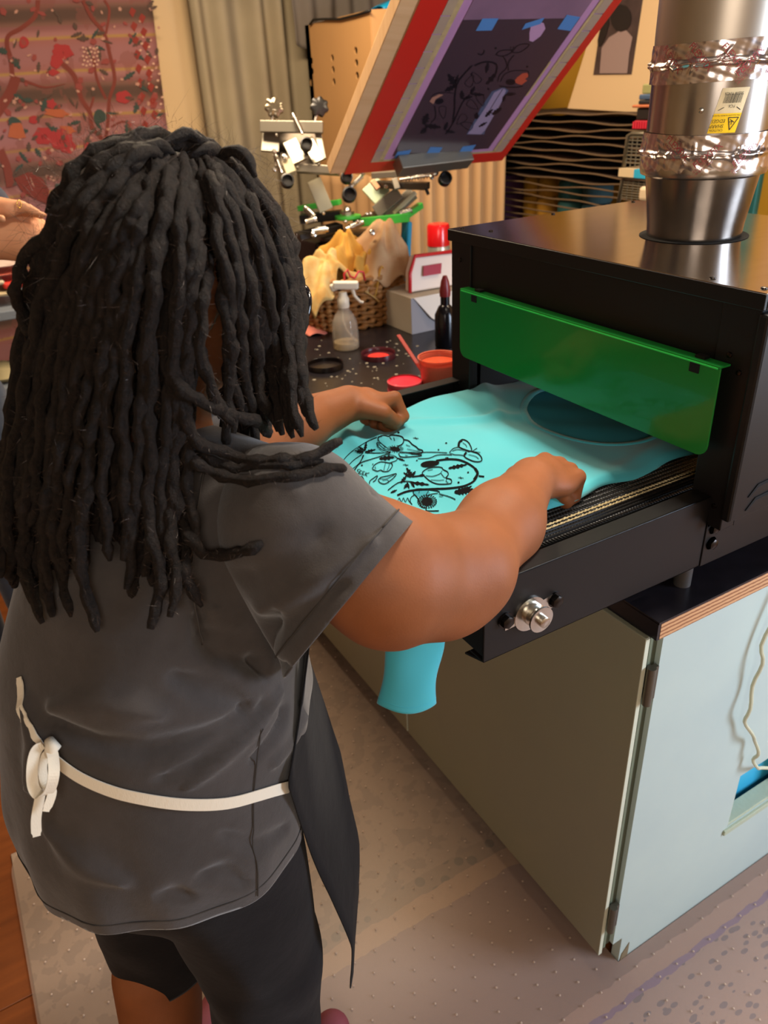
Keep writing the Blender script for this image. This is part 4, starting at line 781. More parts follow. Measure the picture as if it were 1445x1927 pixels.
T([(215, 0), (200, 90), (120, 160), (50, 200), (40, 260), (60, 330), (70, 430)], 26); T([(80, 440), (170, 470), (260, 495), (370, 475)], 22, taper=True); T([(90, 440), (60, 520), (10, 600), (-60, 700)], 60); T([(470, 0), (520, 100), (590, 190), (620, 300), (650, 450), (620, 560), (610, 700), (600, 780)], 20)
T([(340, 350), (420, 430), (460, 560), (510, 640), (520, 720), (570, 780), (560, 860), (500, 930)], 26); T([(530, 330), (550, 450), (600, 560)], 16); T([(630, 720), (690, 690), (740, 700)], 12); T([(600, 190), (620, 60), (590, 0)], 14); T([(0, 850), (40, 950), (60, 1060)], 46); T([(500, 640), (520, 590), (530, 550)], 14)
tb.build('branch_print', BR_, tap, fixn=False)
def tblob(name, col, L_):
    mb = MB()
    for c in L_: fill(mb, [Z3(*p) for p in c], lambda a, b: ontap(a, b)-np.array([0, .0012, 0])); 
    mb.build(name, mat('tapestry_'+name, col, .85), tap, fixn=False)['kind'] = 'stuff'
tblob('rose_print', '#8e2a2c', [blob(245, 770, 55, 50, 18, 0, .12, 6), blob(345, 790, 70, 60, 20, .4, .1, 7), blob(385, 830, 45, 40, 16, 0, .12, 5), blob(355, 290, 60, 40, 16, .3, .15, 5), blob(320, 345, 35, 45, 14, .2, .1, 5), blob(190, 678, 28, 24, 12, 0, .1, 5), blob(135, 240, 28, 34, 10, .1, .1, 3), blob(300, 410, 35, 18, 12, 0, .2, 4), blob(495, 830, 22, 26, 10, 0, .2, 3), blob(700, 550, 46, 36, 14, 0, .1, 5), blob(290, 590, 28, 28, 10, 0, .2, 5)])
tblob('dark_rose_print', '#6d1c1d', [blob(355, 800, 22, 18, 10), blob(250, 775, 18, 16, 10), blob(350, 300, 18, 12, 10)])
tblob('leaf_print', '#2f3d38', [leafshape(130, 560, 3.6, 60, 18), leafshape(130, 565, .1, 60, 20), leafshape(60, 320, .9, 90, 22), leafshape(40, 300, 3.6, 60, 26), leafshape(600, 640, .05, 70, 8), blob(565, 660, 38, 40, 12, .2, .1, 3), leafshape(240, 630, -1.3, 80, 24), leafshape(270, 720, .3, 80, 18), leafshape(400, 700, -.2, 60, 16), leafshape(160, 740, 3.0, 50, 18), leafshape(200, 840, 1.0, 60, 18), leafshape(540, 690, .9, 60, 14), leafshape(520, 220, -1.0, 70, 12), leafshape(540, 260, .4, 60, 12), blob(82, 690, 40, 26, 12, .3, .1, 3), leafshape(310, 1050, .1, 90, 26), leafshape(110, 860, .9, 80, 14), leafshape(130, 930, 2.4, 60, 14), leafshape(760, 640, -1.2, 90, 20), leafshape(720, 680, 1.6, 90, 16), leafshape(870, 660, -.3, 60, 12), leafshape(730, 250, -1.0, 80, 16), leafshape(760, 300, .6, 70, 16), leafshape(700, 450, -.6, 80, 18), leafshape(790, 480, .7, 60, 14)])
tblob('bell_print', '#985033', [[(60, 700), (120, 695), (148, 780), (100, 786), (45, 776)], blob(380, 735, 46, 22, 12, .2, .2, 5), blob(320, 640, 70, 24, 12, .1, .2, 5)])
tblob('bird_print', '#6b2a22', [[(80, 1010), (160, 975), (240, 1010), (280, 1080), (270, 1160), (200, 1130), (120, 1080)], blob(440, 965, 40, 26, 12, .4)])
R4 = np.random.default_rng(3)
tblob('foliage_print', '#4b3a32', [leafshape(R4.uniform(0, 900), R4.uniform(0, 1150), R4.uniform(0, 6.28), R4.uniform(30, 75), R4.uniform(8, 18)) for _ in range(70)])
tblob('blossom_print', '#7e3a36', [blob(R4.uniform(0, 900), R4.uniform(0, 1150), R4.uniform(10, 26), R4.uniform(8, 20), 12, R4.uniform(0, 3), .18, 5) for _ in range(60)])
tblob('pale_blossom_print', '#a67c6c', [blob(R4.uniform(0, 900), R4.uniform(0, 1150), R4.uniform(6, 16), R4.uniform(5, 12), 10, R4.uniform(0, 3), .2, 5) for _ in range(60)])
tblob('border_print', '#7a2a22', [[(705+dx, y0), (730+dx, y0+20), (712+dx, y0+60), (690+dx, y0+30)] for k in range(10) for dx, y0 in ((40+k*9, 40+k*80), (95+k*10, 75+k*78))])
tblob('speck_print', '#c09a86', [blob(470+20*i+7*(j % 2), 270+24*j+6*(i % 2), 7, 6, 6) for i in range(5) for j in range(5)]+[blob(770+(j*37) % 90+j*4, 190+19*j, 8, 7, 6) for j in range(26)]+[[(160, 1010), (180, 1000), (230, 1080), (215, 1090)], [(110, 1030), (140, 1020), (190, 1090), (170, 1090)]])
# grey curtain with folds beside the bare wall strip
GC = mat('grey_curtain_cloth', '#968a70', .9, 0, noise=(4, '#867a62', .5), bump=(300, .1, .001))
cu = thing('curtain', (1.7, YB-.1, .2), 'long grey-beige curtain hanging in soft folds against the back wall', 'curtain')
xa, xb = ony(352, 0, YB-.1)[0], 2.6
MB().grid(160, 20, lambda u, v: (xa+(xb-xa)*u, YB-.10-.028*math.sin(u*70+.8*math.sin(u*23))-.012*math.sin(u*31), .1+2.3*v)).build('curtain_cloth', GC, cu, smooth='all', solid=.002)
MB().cyl((xa-.05, YB-.08, 2.44), (xb+.05, YB-.08, 2.44), .012).build('curtain_rod', DKMET, cu, smooth=True)
# tall tan pleated cover with holes
tcx = ony(697, 18, 2.9); TX, TY, TZ = tcx[0], 2.9, tcx[2]
tc_ = thing('tall_tan_cover', (TX+.2, TY+.3, 0), 'tall tan cardboard cover with rows of round holes behind the press', 'cover')
TAN = mat('tan_cardboard', '#b98d58', .8, 0, noise=((2, 2, .6), '#a97f4e', .6)); HOLE = mat('slot_black', '#020202', .9)
HX = [onx(x, y, TX) for x, y in ((588, 114), (588, 134), (587, 156), (629, 109), (628, 131), (627, 154), (672, 95), (672, 118), (672, 142))]
def panelholes(P0, ax, L, z0, z1, holes, r, thick, name):
    """wall panel with real round holes: quads around each hole cell"""
    mb = MB(); zt_ = lambda a: z1[0]+(z1[1]-z1[0])*a/L; c = r*1.5; pt = lambda a, z: P0+ax*a+np.array([0, 0, z-P0[2]])
    cols = {}
    for a, z in holes: cols.setdefault(round(a/.04), []).append((a, z))
    xs = 0.
    for key in sorted(cols):
        hs = sorted(cols[key], key=lambda h: h[1]); a0 = float(np.mean([h[0] for h in hs])); mb.add([pt(xs, z0), pt(a0-c, z0), pt(a0-c, zt_(a0-c)), pt(xs, zt_(xs))], [(0, 1, 2, 3)]); zz = z0
        for a, z in hs:
            mb.add([pt(a0-c, zz), pt(a0+c, zz), pt(a0+c, z-c), pt(a0-c, z-c)], [(0, 1, 2, 3)])
            inn = [pt(a0+r*math.cos(t), z+r*math.sin(t)) for t in np.linspace(0, 2*math.pi, 17)[:-1]]; out = []
            for t in np.linspace(0, 2*math.pi, 17)[:-1]: k = c/max(abs(math.cos(t)), abs(math.sin(t))); out.append(pt(a0+k*math.cos(t), z+k*math.sin(t)))
            mb.add(inn+out, [(i, (i+1) % 16, 16+(i+1) % 16, 16+i) for i in range(16)]); zz = z+c
        mb.add([pt(a0-c, zz), pt(a0+c, zz), pt(a0+c, zt_(a0+c)), pt(a0-c, zt_(a0-c))], [(0, 1, 2, 3)]); xs = a0+c
    mb.add([pt(xs, z0), pt(L, z0), pt(L, zt_(L)), pt(xs, zt_(xs))], [(0, 1, 2, 3)])
    return mb.build(name, TAN, tc_, solid=thick, fixn=False)
    bm = bmesh.new(); ed = []
    nrm = np.cross(ax, (0, 0, 1)); vs = [bm.verts.new(tuple(P0+ax*a+np.array([0, 0, z-P0[2]]))) for a, z in ((0, z0), (L, z0), (L, z1[1]), (0, z1[0]))]
    ed += [bm.edges.new((vs[i], vs[(i+1) % 4])) for i in range(4)]
    for (a, z) in holes:
        hv = [bm.verts.new(tuple(P0+ax*(a+r*math.cos(t))+np.array([0, 0, z+r*1.15*math.sin(t)-P0[2]]))) for t in np.linspace(0, 2*math.pi, 17)[:-1]]
        ed += [bm.edges.new((hv[i], hv[(i+1) % 16])) for i in range(16)]
    bmesh.ops.triangle_fill(bm, edges=ed, use_beauty=True)
    me = bpy.data.meshes.new(name); bm.to_mesh(me); bm.free(); o = link(name, me, TAN, tc_); q = o.modifiers.new('s', 'SOLIDIFY'); q.thickness = thick; q.offset = 0; return o
P0 = np.array([TX, TY, 0.]); axL = np.array([0, 1., 0]); yL = onx(579, 47, TX)[1]-TY
panelholes(P0, axL, yL, .95, (TZ, onx(579, 47, TX)[2]), [(h[1]-TY, h[2]) for h in HX], .013, .006, 'side_panel')
hr = ony(742, 88, TY); panelholes(P0, np.array([1., 0, 0]), .62, .95, (TZ, TZ+.02), [(hr[0]-TX, hr[2]), (hr[0]-TX+.2, hr[2])], .016, .006, 'front_panel')
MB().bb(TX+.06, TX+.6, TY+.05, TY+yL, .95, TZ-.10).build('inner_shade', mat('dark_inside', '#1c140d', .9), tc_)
MB().grid(90, 8, lambda u, v: (TX+.02+.60*u, TY-.03-.016*math.sin(u*60), .934+.48*v)).build('pleated_skirt', mat('tan_pleats', '#b58f63', .8), tc_, smooth='all', solid=.003)
MB().grid(50, 8, lambda u, v: (TX-.015-.010*math.sin(u*30), TY+yL*u, .934+.40*v)).build('pleated_skirt', mat('tan_pleats', '#b58f63', .8), tc_, smooth='all', solid=.003)
MB().bb(TX, TX+.62, TY, TY+yL, .0, .95).build('plinth', BLK, tc_)
MB().tube([onx(x, y, TX-.01) for x, y in ((583, 46), (590, 37), (612, 36), (640, 36), (672, 28), (697, 20))], .005, 6).build('dark_cable', BLK, tc_, smooth='all')
# grey bundle and turquoise plastic above it
gp = ony(640, 12, 3.35); tag(MB().grid(60, 24, lambda u, v: (gp[0]-.12+.62*u, 3.56+.015*math.sin(u*40)+.01*math.sin(5*v+9*u), gp[2]+.30-.42*v-.03*math.sin(u*9))).build('canvas_sheet', mat('grey_canvas', '#6a6158', .9), None, smooth='all', solid=.003), 'grey canvas sheet hanging behind the top of the tan perforated cover', 'sheet')
MB
tp = ony(758, 11, 3.1); tag(MB().grid(24, 12, lambda u, v: (tp[0]-.12+.26*u, 3.1+.05*math.sin(6.28*v), tp[2]-.012+.05*u+.022*math.cos(6.28*v)*math.sin(3.1*min(1, u+.15)))).build('turquoise_plastic', mat('turquoise_plastic', '#1795c4', .3), None, smooth='all', solid=.002), 'turquoise plastic sheet lying on top of the tan perforated cover', 'plastic sheet')
MB().bb(TX+.10, TX+.55, TY+.10, TY+yL-.02, TZ-.10, TZ+.01).build('dark_box', mat('dark_teal_box', '#16211f', .7), tc_)
# drying rack by the right wall
RXp = 2.35; ry0, ry1 = 2.02, 3.28; rk = thing('drying_rack', (2.6, 2.65, 0), 'tall screen-print drying rack with many wavy paper-laden shelves', 'drying rack')
WIRE = mat('rack_wire', '#6e5a44', .5, .3); PAP = mat('brown_shelf_sheet', '#3c2a1f', .8, 0, noise=(6, '#2a1d15', .7)); PAP2 = mat('tan_shelf_sheet', '#6a503a', .8, 0, noise=(5, '#513b2a', .6))
for k in range(26):
    z = .86+.0262*k; sd_ = k*1.7
    if k > 15:
        MB().grid(40, 5, lambda u, v: (RXp+.42*v, ry0+(ry1-ry0)*u, z+(.004*math.sin(8*u+sd_)+.004*math.sin(21*u+2*sd_))*1.+.004*v)).build('rack_shelf', PAP2 if k % 4 == 3 else PAP, rk, smooth='all', solid=.003)
    MB().tube([(RXp-.004, ry0+(ry1-ry0)*t, z+(.004*math.sin(8*t+sd_)+.004*math.sin(21*t+2*sd_))*(1 if k > 12 else .35)) for t in np.linspace(0, 1, 40)], .0035, 5).build('shelf_wire', WIRE, rk, smooth='all')
for y in (ry0, ry1):
    MB().cyl((RXp, y, 0), (RXp, y, 1.54), .010).build('upright', mat('cream_upright', '#b3a283', .5), rk, smooth=True)
    MB().cyl((RXp+.42, y, 0), (RXp+.42, y, 1.54), .010).build('upright', mat('cream_upright', '#b3a283', .5), rk, smooth=True)
for k in range(24): MB().lathe((RXp-.004, ry1, .75+.033*k), [(.014, 0), (.016, .008), (.014, .018)], 10).build('spring_coil', mat('cream_upright', '#b3a283', .5), rk, smooth=True)
# coloured bins on a back shelf seen between the shelves
for i, (px, w_, col, lab) in enumerate(((925, .12, '#4f9f96', 'teal'), (958, .20, '#5a3454', 'plum purple'), (1004, .12, '#d39a28', 'amber yellow'), (1030, .12, '#c9902c', 'dull gold'), (1080, .17, '#2f5f5b', 'dark green'), (1125, .16, '#34545a', 'slate green'))):
    y = onx(px, 360, RXp+.2)[1]; o = MB()
    for k in range(7): o.lathe((RXp+.2, y, .66+.085*k), [(w_*.36, 0), (w_*.40, .01), (w_*.40, .07), (w_*.36, .08)], 14)
    tag(o.build('fabric_bolt', mat('cloth_'+str(i), col, .8), None, smooth=True), lab+' ribbed fabric tube standing behind the drying rack shelves', 'fabric', 'cloth tubes behind the rack')
# matted photograph leaning above the rack
mk = [onx(x, y, 2.42) for x, y in ((1068, 204), (1243, 214), (1262, -30), (1140, -30))]
ph = thing('matted_photograph', mk[0], 'black and white photograph in a cream mat leaning above the rack', 'picture')
MB().prism(mk, (.012, 0, 0)).build('mat_board', mat('cream_mat_board', '#c9ad84', .7), ph)
pk_ = [onx(x, y, 2.418) for x, y in ((1116, 141), (1188, 140), (1212, -20), (1140, -20))]
pic = MB().prism(pk_, (.001, 0, 0)).build('photo_print', mat('dark_photo', '#2a2020', .5, 0, noise=(14, '#4a3a38', .6)), ph)
mb = MB(); fill(mb, [(1128, 138), (1180, 138), (1184, 100), (1190, 70), (1172, 50), (1160, 62), (1146, 70), (1132, 90)], lambda a, b: onx(a, b, 2.416)); mb.build('light_figure', mat('photo_mid_grey', '#8a7672', .5), pic, fixn=False)
mb = MB(); fill(mb, blob(1168, 34, 20, 26, 12), lambda a, b: onx(a, b, 2.415)); fill(mb, blob(1135, 60, 7, 30, 10, .3), lambda a, b: onx(a, b, 2.415)); mb.build('dark_figure', mat('photo_black', '#140f10', .5), pic, fixn=False)
# pile by the picture
def slab(name, px0, px1, py0, py1, col, X, dx, label, cat, m=None, bev=.004):
    a = onx(px0, py1, X); c = onx(px1, py0, X); o = MB().bb(X, X+dx, a[1], c[1], a[2], c[2]).build(name, m or mat('c_'+name+col, col, .5), None, bevel=bev); return tag(o, label, cat)
XB = 2.14
red = slab('red_bundle', 1191, 1232, 227, 243, '#b01a30', XB, .1, 'dark red ribbed bundle on the wire basket top', 'bundle', mat('red_ribbed', '#b01a30', .5))
slab('black_box', 1196, 1236, 203, 226, '#1d1715', XB, .12, 'small black box with pale marks under the orange book', 'box'); slab('orange_book', 1188, 1240, 197, 203, '#b0623c', XB-.01, .14, 'thin orange book lying on the small black box', 'book'); slab('black_book', 1200, 1240, 188, 197, '#191a1e', XB, .13, 'black book between the orange book and blue book', 'book'); slab('blue_book', 1201, 1240, 177, 188, '#3e5470', XB, .13, 'blue book on top of the black book', 'book'); slab('green_card', 1207, 1242, 157, 177, '#8f8e5c', XB+.02, .02, 'olive card with a dark triangle standing on the blue book', 'card')
mb = MB(); fill(mb, [(1226, 173), (1238, 173), (1232, 163)], lambda a, b: onx(a, b, XB+.018)); mb.build('triangle', HOLE, bpy.data.objects['green_card'], fixn=False)
# (green_card has no parent; its mark is parented so that it moves with it)
for i in range(9): MB().cyl(onx(1193+i*4.6, 229, XB-.002), onx(1192+i*4.6, 242, XB-.002), .004, n=8).build('rib', mat('red_rib', '#c8243a', .5), red, smooth=True)
wb = thing('wire_basket', onx(1200, 380, XB), 'grey wire mesh organiser with two trays beside the drying rack', 'organiser')
for (x0, x1, y0, y1) in ((1182, 1250, 257, 318), (1172, 1250, 338, 385)):
    a = onx(x0, y0, XB); c = onx(x1, y1, XB); WG = mat('organiser_wire', '#77705f', .4, .6)
    for i in range(9):
        t = i/8; y = a[1]+(c[1]-a[1])*t; MB().cyl((XB, y, a[2]), (XB, y, c[2]), .002, n=6).build('wire', WG, wb)
        if i < 8: z = a[2]+(c[2]-a[2])*t; MB().cyl((XB, a[1], z), (XB, c[1], z), .002, n=6).build('wire', WG, wb)
    MB().tube([onx(x0-9, y1, XB), onx(x0, y0-2, XB), onx(x0+8, y0-6, XB), onx(x1, y0-5, XB)], .007, 8).build('basket_frame', WG, wb, smooth='all')
    MB().bb(XB+.15, XB+.155, c[1], a[1], a[2], c[2]).build('basket_back', mat('dark_mesh_back', '#22221f', .8), wb)
a = onx(1163, 332, XB-.02); c = onx(1240, 320, XB-.02); mid = onx(1192, 330, XB-.02)
MB().bb(XB-.02, XB+.18, a[1], mid[1], a[2], a[2]+.026).build('tray_lip', mat('cream_tray', '#cdb893', .5), wb); MB().bb(XB-.02, XB+.18, mid[1], c[1], a[2], a[2]+.026).build('blue_label', mat('sky_blue_label', '#2aa3c8', .5), wb)
a = onx(1199, 378, XB-.03); tag(MB().bb(XB-.03, XB+.05, a[1]-.12, a[1], a[2]-.0, a[2]+.045).build('cream_block', mat('cream_block', '#d9c2a0', .5), None, bevel=.01), 'small cream block in the lower tray by the duct', 'block')
bd = MB()
for x0, y0, x1, y1 in ((1243, 215, 1262, 40), (1254, 230, 1272, 70)):
    A_, B_ = onx(x0, y0, 2.30), onx(x1, y1, 2.30)
    for t in np.linspace(0, 1, 26): q = A_+(B_-A_)*t; bd.lathe(q, [(.001, -.006), (.006, 0), (.001, .006)], 8, close=False)
tag(bd.build('bead_string', glass('clear_bead', '#e9dcc4', .05, .4), None, smooth=True), 'strings of clear beads hanging between the picture and the duct', 'beads', kind='stuff')
# small cupboard with packets at the far left, behind the crossed arms
tb_ = thing('side_shelf', (.25, 2.9, 0), 'low side shelf against the tapestry holding red and white packets', 'shelf')
zz = ony(20, 578, 2.85)[2]
MB().bb(-.7, .29, 2.8, 3.15, zz-.03, zz).build('shelf_board', mat('blue_grey_board', '#77808c', .5), tb_, bevel=.003)
for x in (-.66, .25): MB().bb(x-.015, x+.015, 2.82, 3.1, 0, zz-.03).build('shelf_leg', mat('blue_grey_board', '#77808c', .5), tb_)
def packet(x0, x1, y0, y1, col, label):
    a = ony(x0, y1, 2.86); c = ony(x1, y0, 2.86); return tag(MB().bb(a[0], c[0], 2.86, 3.0, a[2], c[2]).build('packet', mat('packet_'+col, col, .5), None, bevel=.008), label, 'packet')
packet(-60, 40, 545, 568, '#c9b68f', 'cream packet at the bottom of the pile on the side shelf'); packet(8, 44, 527, 546, '#d8372c', 'bright red packet between two pale packets'); packet(-60, 8, 527, 546, '#cfc3ac', 'pale packet left of the bright red one'); packet(-60, 42, 512, 527, '#d8705c', 'coral packet under the top white packet'); packet(-60, 44, 496, 511, '#e3cdc3', 'pinkish white packet on top of the packet pile')
q = ony(8, 705, 2.9); tag(MB().lathe(q, [(.03, -.02), (.06, 0), (.05, .03), (.02, .045)], 16).build('cloth_lump', mat('cream_lump', '#c7b98d', .8), None, smooth=True), 'cream cloth lump low at the far left edge', 'cloth')
MB().bb(-.7, .29, 2.8, 3.15, q[2]-.045, q[2]-.02).build('shelf_board', mat('blue_grey_board', '#77808c', .5), tb_, bevel=.003)
for yy in (onx(1180, 380, XB)[1], onx(1240, 380, XB)[1]): MB().cyl((XB+.08, yy, 0), (XB+.08, yy, onx(1200, 385, XB)[2]), .006).build('post', WG, wb, smooth=True)
# ================================================================== FIGURES: distance fields turned into skin and cloth
class SDF:
    """list of primitives: rounded cones and ellipsoids joined by a smooth minimum"""
    def __init__(s, k=.02): s.p = []; s.k = k
    def cone(s, a, b, ra, rb, k=None, M=None): s.p.append(('c', np.array(a, float), np.array(b, float), ra, rb, s.k if k is None else k, M)); return s
    def chain(s, pts, rs, k=None, M=None):
        for i in range(len(pts)-1): s.cone(pts[i], pts[i+1], rs[i], rs[i+1], k, M)
        return s
    def ell(s, c, ax, R=None, k=None): s.p.append(('e', np.array(c, float), np.array(ax, float), None if R is None else np.array(R, float), 0, s.k if k is None else k, None)); return s
    @staticmethod
    def one(p, P):
        if p[0] == 'c':
            _, a, b, ra, rb, k, M = p; q = P-a; ba = b-a
            if M is not None: q = q@M; ba = ba@M                     # M squeezes space so the section is an oval
            t = np.clip((q@ba)/max(ba@ba, 1e-12), 0, 1)
            d = np.linalg.norm(q-t[..., None]*ba, axis=-1)-(ra+(rb-ra)*t)
            return d
        _, c, ax, R, _, k, _ = p; q = P-c
        if R is not None: q = q@R.T
        k0 = np.linalg.norm(q/ax, axis=-1); k1 = np.linalg.norm(q/ax**2, axis=-1); return k0*(k0-1)/(k1+1e-9)
    def ext(s, p):
        if p[0] == 'c':
            r = max(p[3], p[4])*(1.6 if p[6] is not None else 1); return np.minimum(p[1], p[2])-r, np.maximum(p[1], p[2])+r
        r = max(p[2]); return p[1]-r, p[1]+r
    def ev(s, P):
        F = None
        for p in s.p:
            d = s.one(p, P); k = p[5]
            if F is None: F = d
            else: h = np.clip(.5+.5*(F-d)/k, 0, 1); F = F*(1-h)+d*h-k*h*(1-h)
        return F
    def mesh(s, h, grow=0):
        E = [s.ext(p) for p in s.p]; lo = np.min([e[0] for e in E], 0)-4*h-grow; hi = np.max([e[1] for e in E], 0)+4*h+grow
        n = np.ceil((hi-lo)/h).astype(int)+1; F = np.full(n, .5, np.float32)
        axs = [lo[i]+h*np.arange(n[i]) for i in range(3)]
        for p, (a, b) in zip(s.p, E):
            m = p[5]+3*h+grow; i0 = np.maximum(np.floor((a-m-lo)/h).astype(int), 0); i1 = np.minimum(np.ceil((b+m-lo)/h).astype(int)+1, n)
            G = np.stack(np.meshgrid(*[axs[i][i0[i]:i1[i]] for i in range(3)], indexing='ij'), -1)
            d = s.one(p, G)-grow; sl = tuple(slice(i0[i], i1[i]) for i in range(3)); A = F[sl]; k = p[5]
            hh = np.clip(.5+.5*(A-d)/k, 0, 1); F[sl] = A*(1-hh)+d*hh-k*hh*(1-hh)
        return nets(F, lo, h)
def nets(F, lo, h):
    S = F < 0; n = F.shape; c = tuple(k-1 for k in n); cnt = np.zeros(c, np.float32); acc = np.zeros(c+(3,), np.float32)
    cs = [(i, j, k) for i in (0, 1) for j in (0, 1) for k in (0, 1)]
    def sub(A, o): return A[o[0]:o[0]+c[0], o[1]:o[1]+c[1], o[2]:o[2]+c[2]]
    for a in cs:
        for ax in range(3):
            if a[ax]: continue
            b = list(a); b[ax] = 1; Fa, Fb = sub(F, a), sub(F, b); m = (Fa < 0) != (Fb < 0)
            t = np.where(m, Fa/(Fa-Fb+1e-12), 0)
            for q in range(3): acc[..., q] += np.where(m, a[q]+(t if q == ax else 0), 0)
            cnt += m
    act = cnt > 0; idx = -np.ones(c, np.int64); idx[act] = np.arange(act.sum())
    ijk = np.argwhere(act); V = lo+h*(ijk+acc[act]/cnt[act][:, None]); faces = []
    for ax in range(3):
        u, v = (ax+1) % 3, (ax+2) % 3
        a = [slice(None)]*3; b = [slice(None)]*3; a[ax] = slice(0, -1); b[ax] = slice(1, None)
        m = S[tuple(a)] != S[tuple(b)]; e = np.argwhere(m)
        ok = (e[:, u] > 0) & (e[:, v] > 0) & (e[:, u] < c[u]) & (e[:, v] < c[v]); e = e[ok]
        def cell(du, dv): q = e.copy(); q[:, u] -= du; q[:, v] -= dv; return idx[q[:, 0], q[:, 1], q[:, 2]]
        Q = np.stack([cell(1, 1), cell(0, 1), cell(0, 0), cell(1, 0)], 1)
        s0 = S[e[:, 0], e[:, 1], e[:, 2]]; Q[~s0] = Q[~s0][:, ::-1]; faces.append(Q)
    return V, np.concatenate(faces)
def meshobj(name, V, Fc, m, parent, smooth_it=0, keep=None):
    if keep is not None:
        Fc = Fc[keep[Fc].all(axis=1)]; u = np.unique(Fc); mp = -np.ones(len(V), int); mp[u] = np.arange(len(u)); V = V[u]; Fc = mp[Fc]
    if smooth_it:
        E = np.unique(np.sort(np.concatenate([Fc[:, [0, 1]], Fc[:, [1, 2]], Fc[:, [2, 3]], Fc[:, [3, 0]]]), axis=1), axis=0)
        dg = np.bincount(E.ravel(), minlength=len(V)).astype(float)
        for _ in range(smooth_it):
            A = np.zeros_like(V)
            for q in range(3): A[:, q] = np.bincount(E[:, 0], V[E[:, 1], q], len(V))+np.bincount(E[:, 1], V[E[:, 0], q], len(V))
            V = V*.5+.5*A/np.maximum(dg, 1)[:, None]
    me = bpy.data.meshes.new(name); me.vertices.add(len(V)); me.vertices.foreach_set('co', V.ravel().astype(np.float32))
    me.loops.add(len(Fc)*4); me.loops.foreach_set('vertex_index', Fc.ravel().astype(np.int32)); me.polygons.add(len(Fc))
    me.polygons.foreach_set('loop_start', np.arange(0, len(Fc)*4, 4, dtype=np.int32)); me.polygons.foreach_set('loop_total', np.full(len(Fc), 4, np.int32))
    me.update(calc_edges=True); me.polygons.foreach_set('use_smooth', [True]*len(Fc)); o = link(name, me, m, parent); me.update(); return o
def nrm(v): v = np.array(v, float); return v/np.linalg.norm(v)
def fist(sd, W, D, N, side, s=1., curl=1., spread=0, thumb=True, tang=0):
    """closed hand: wrist W, D towards the knuckles, N out of the back of the hand, side = +1 thumb along D x N"""
    D = nrm(D); N = nrm(np.array(N)-D*np.dot(N, D)); L = np.cross(D, N)*side
    P = lambda d, n, l: W+(D*d+N*n+L*l)*s
    sd.cone(P(0, 0, 0), P(.035, 0, .002), .026*s, .028*s, .012); B = np.stack([D, N, L])
    sd.ell(P(.045, -.004, 0), (.045*s, .021*s, .040*s), B, .012)
    ls = [.029, .010, -.009, -.027]; kn = [.080, .086, .083, .074]; rr = [.0112, .0115, .0108, .0098]; pl = [.036, .040, .037, .030]; ml = [.024, .027, .025, .020]
    for i in range(4):
        l = ls[i]; r = rr[i]*s; K = P(kn[i], .004, l); sd.cone(P(.04, -.002, l*.8), K, r*1.35, r*1.12, .008)
        a = 1.25*curl+.05*i; Q = K+(D*math.cos(a)-N*math.sin(a))*pl[i]*s; sd.cone(K, Q, r*1.08, r, .003)
        a2 = a+1.55*curl; R2 = Q+(D*math.cos(a2)-N*math.sin(a2))*ml[i]*s; sd.cone(Q, R2, r, r*.95, .003)
        a3 = a2+.9*curl; T_ = R2+(D*math.cos(a3)-N*math.sin(a3))*.016*s; sd.cone(R2, T_, r*.95, r*.85, .003)
    if thumb:
        A = P(.012, -.010, .026); B_ = P(.040, -.022, .044); C_ = P(.068, -.036, .036); E_ = P(.086, -.042, .016)
        sd.cone(A, B_, .019*s, .015*s, .010); sd.cone(B_, C_, .0145*s, .0125*s, .004); sd.cone(C_, E_, .012*s, .0095*s, .003)
        return P, C_, E_
    return P, None, None
# ------------------------------------------------------------------ the printer at the dryer
O = np.array([.065, .79, 0]); Fd = np.array([.8, .6, 0]); Rr = np.array([.6, -.8, 0])
def BP(a, b, z): return O+Rr*a+Fd*b+np.array([0, 0, z])
person = thing('person', (O[0], O[1], 0), 'person with long dark locs, charcoal t-shirt and black apron smoothing a shirt on the belt', 'person')
SKIN = bpy.data.materials.new('brown_skin'); SKIN.use_nodes = True
def skin(m, c1, c2, rough=.58):
    nt = m.node_tree; b = nt.nodes['Principled BSDF']; L = nt.links; setin(b, 'Roughness', rough); setin(b, 'Specular IOR Level', .3); setin(b, 'Subsurface Weight', .12); setin(b, 'Subsurface Radius', (.012, .005, .003)); setin(b, 'Subsurface Scale', .6)
    tc = nt.nodes.new('ShaderNodeTexCoord'); n = nt.nodes.new('ShaderNodeTexNoise'); setin(n, 'Scale', 14); setin(n, 'Detail', 5); L.new(tc.outputs['Object'], n.inputs[0])
    r = nt.nodes.new('ShaderNodeValToRGB'); r.color_ramp.elements[0].position = .3; r.color_ramp.elements[1].position = .7; r.color_ramp.elements[0].color = lin(c1); r.color_ramp.elements[1].color = lin(c2); L.new(n.outputs[0], r.inputs[0]); L.new(r.outputs[0], b.inputs['Base Color'])
    v = nt.nodes.new('ShaderNodeTexVoronoi'); setin(v, 'Scale', 420); L.new(tc.outputs['Object'], v.inputs[0]); bp = nt.nodes.new('ShaderNodeBump'); bp.inputs['Strength'].default_value = .12; bp.inputs['Distance'].default_value = .0008; L.new(v.outputs[0], bp.inputs['Height']); L.new(bp.outputs[0], b.inputs['Normal'])
skin(SKIN, '#7e4a2a', '#8d5431')
HH = BP(.035, .175, 1.485); HC = at(358, 518, .845)               # middle of the hair mass, head centre
Hf = nrm([.9, -.05, -.42]); Hr = nrm(np.cross(Hf, [0, 0, 1.])); Hu = np.cross(Hr, Hf); HB = np.stack([Hr, Hf, Hu])
SR, SL = BP(.205, .10, 1.240), BP(-.11, .15, 1.25)
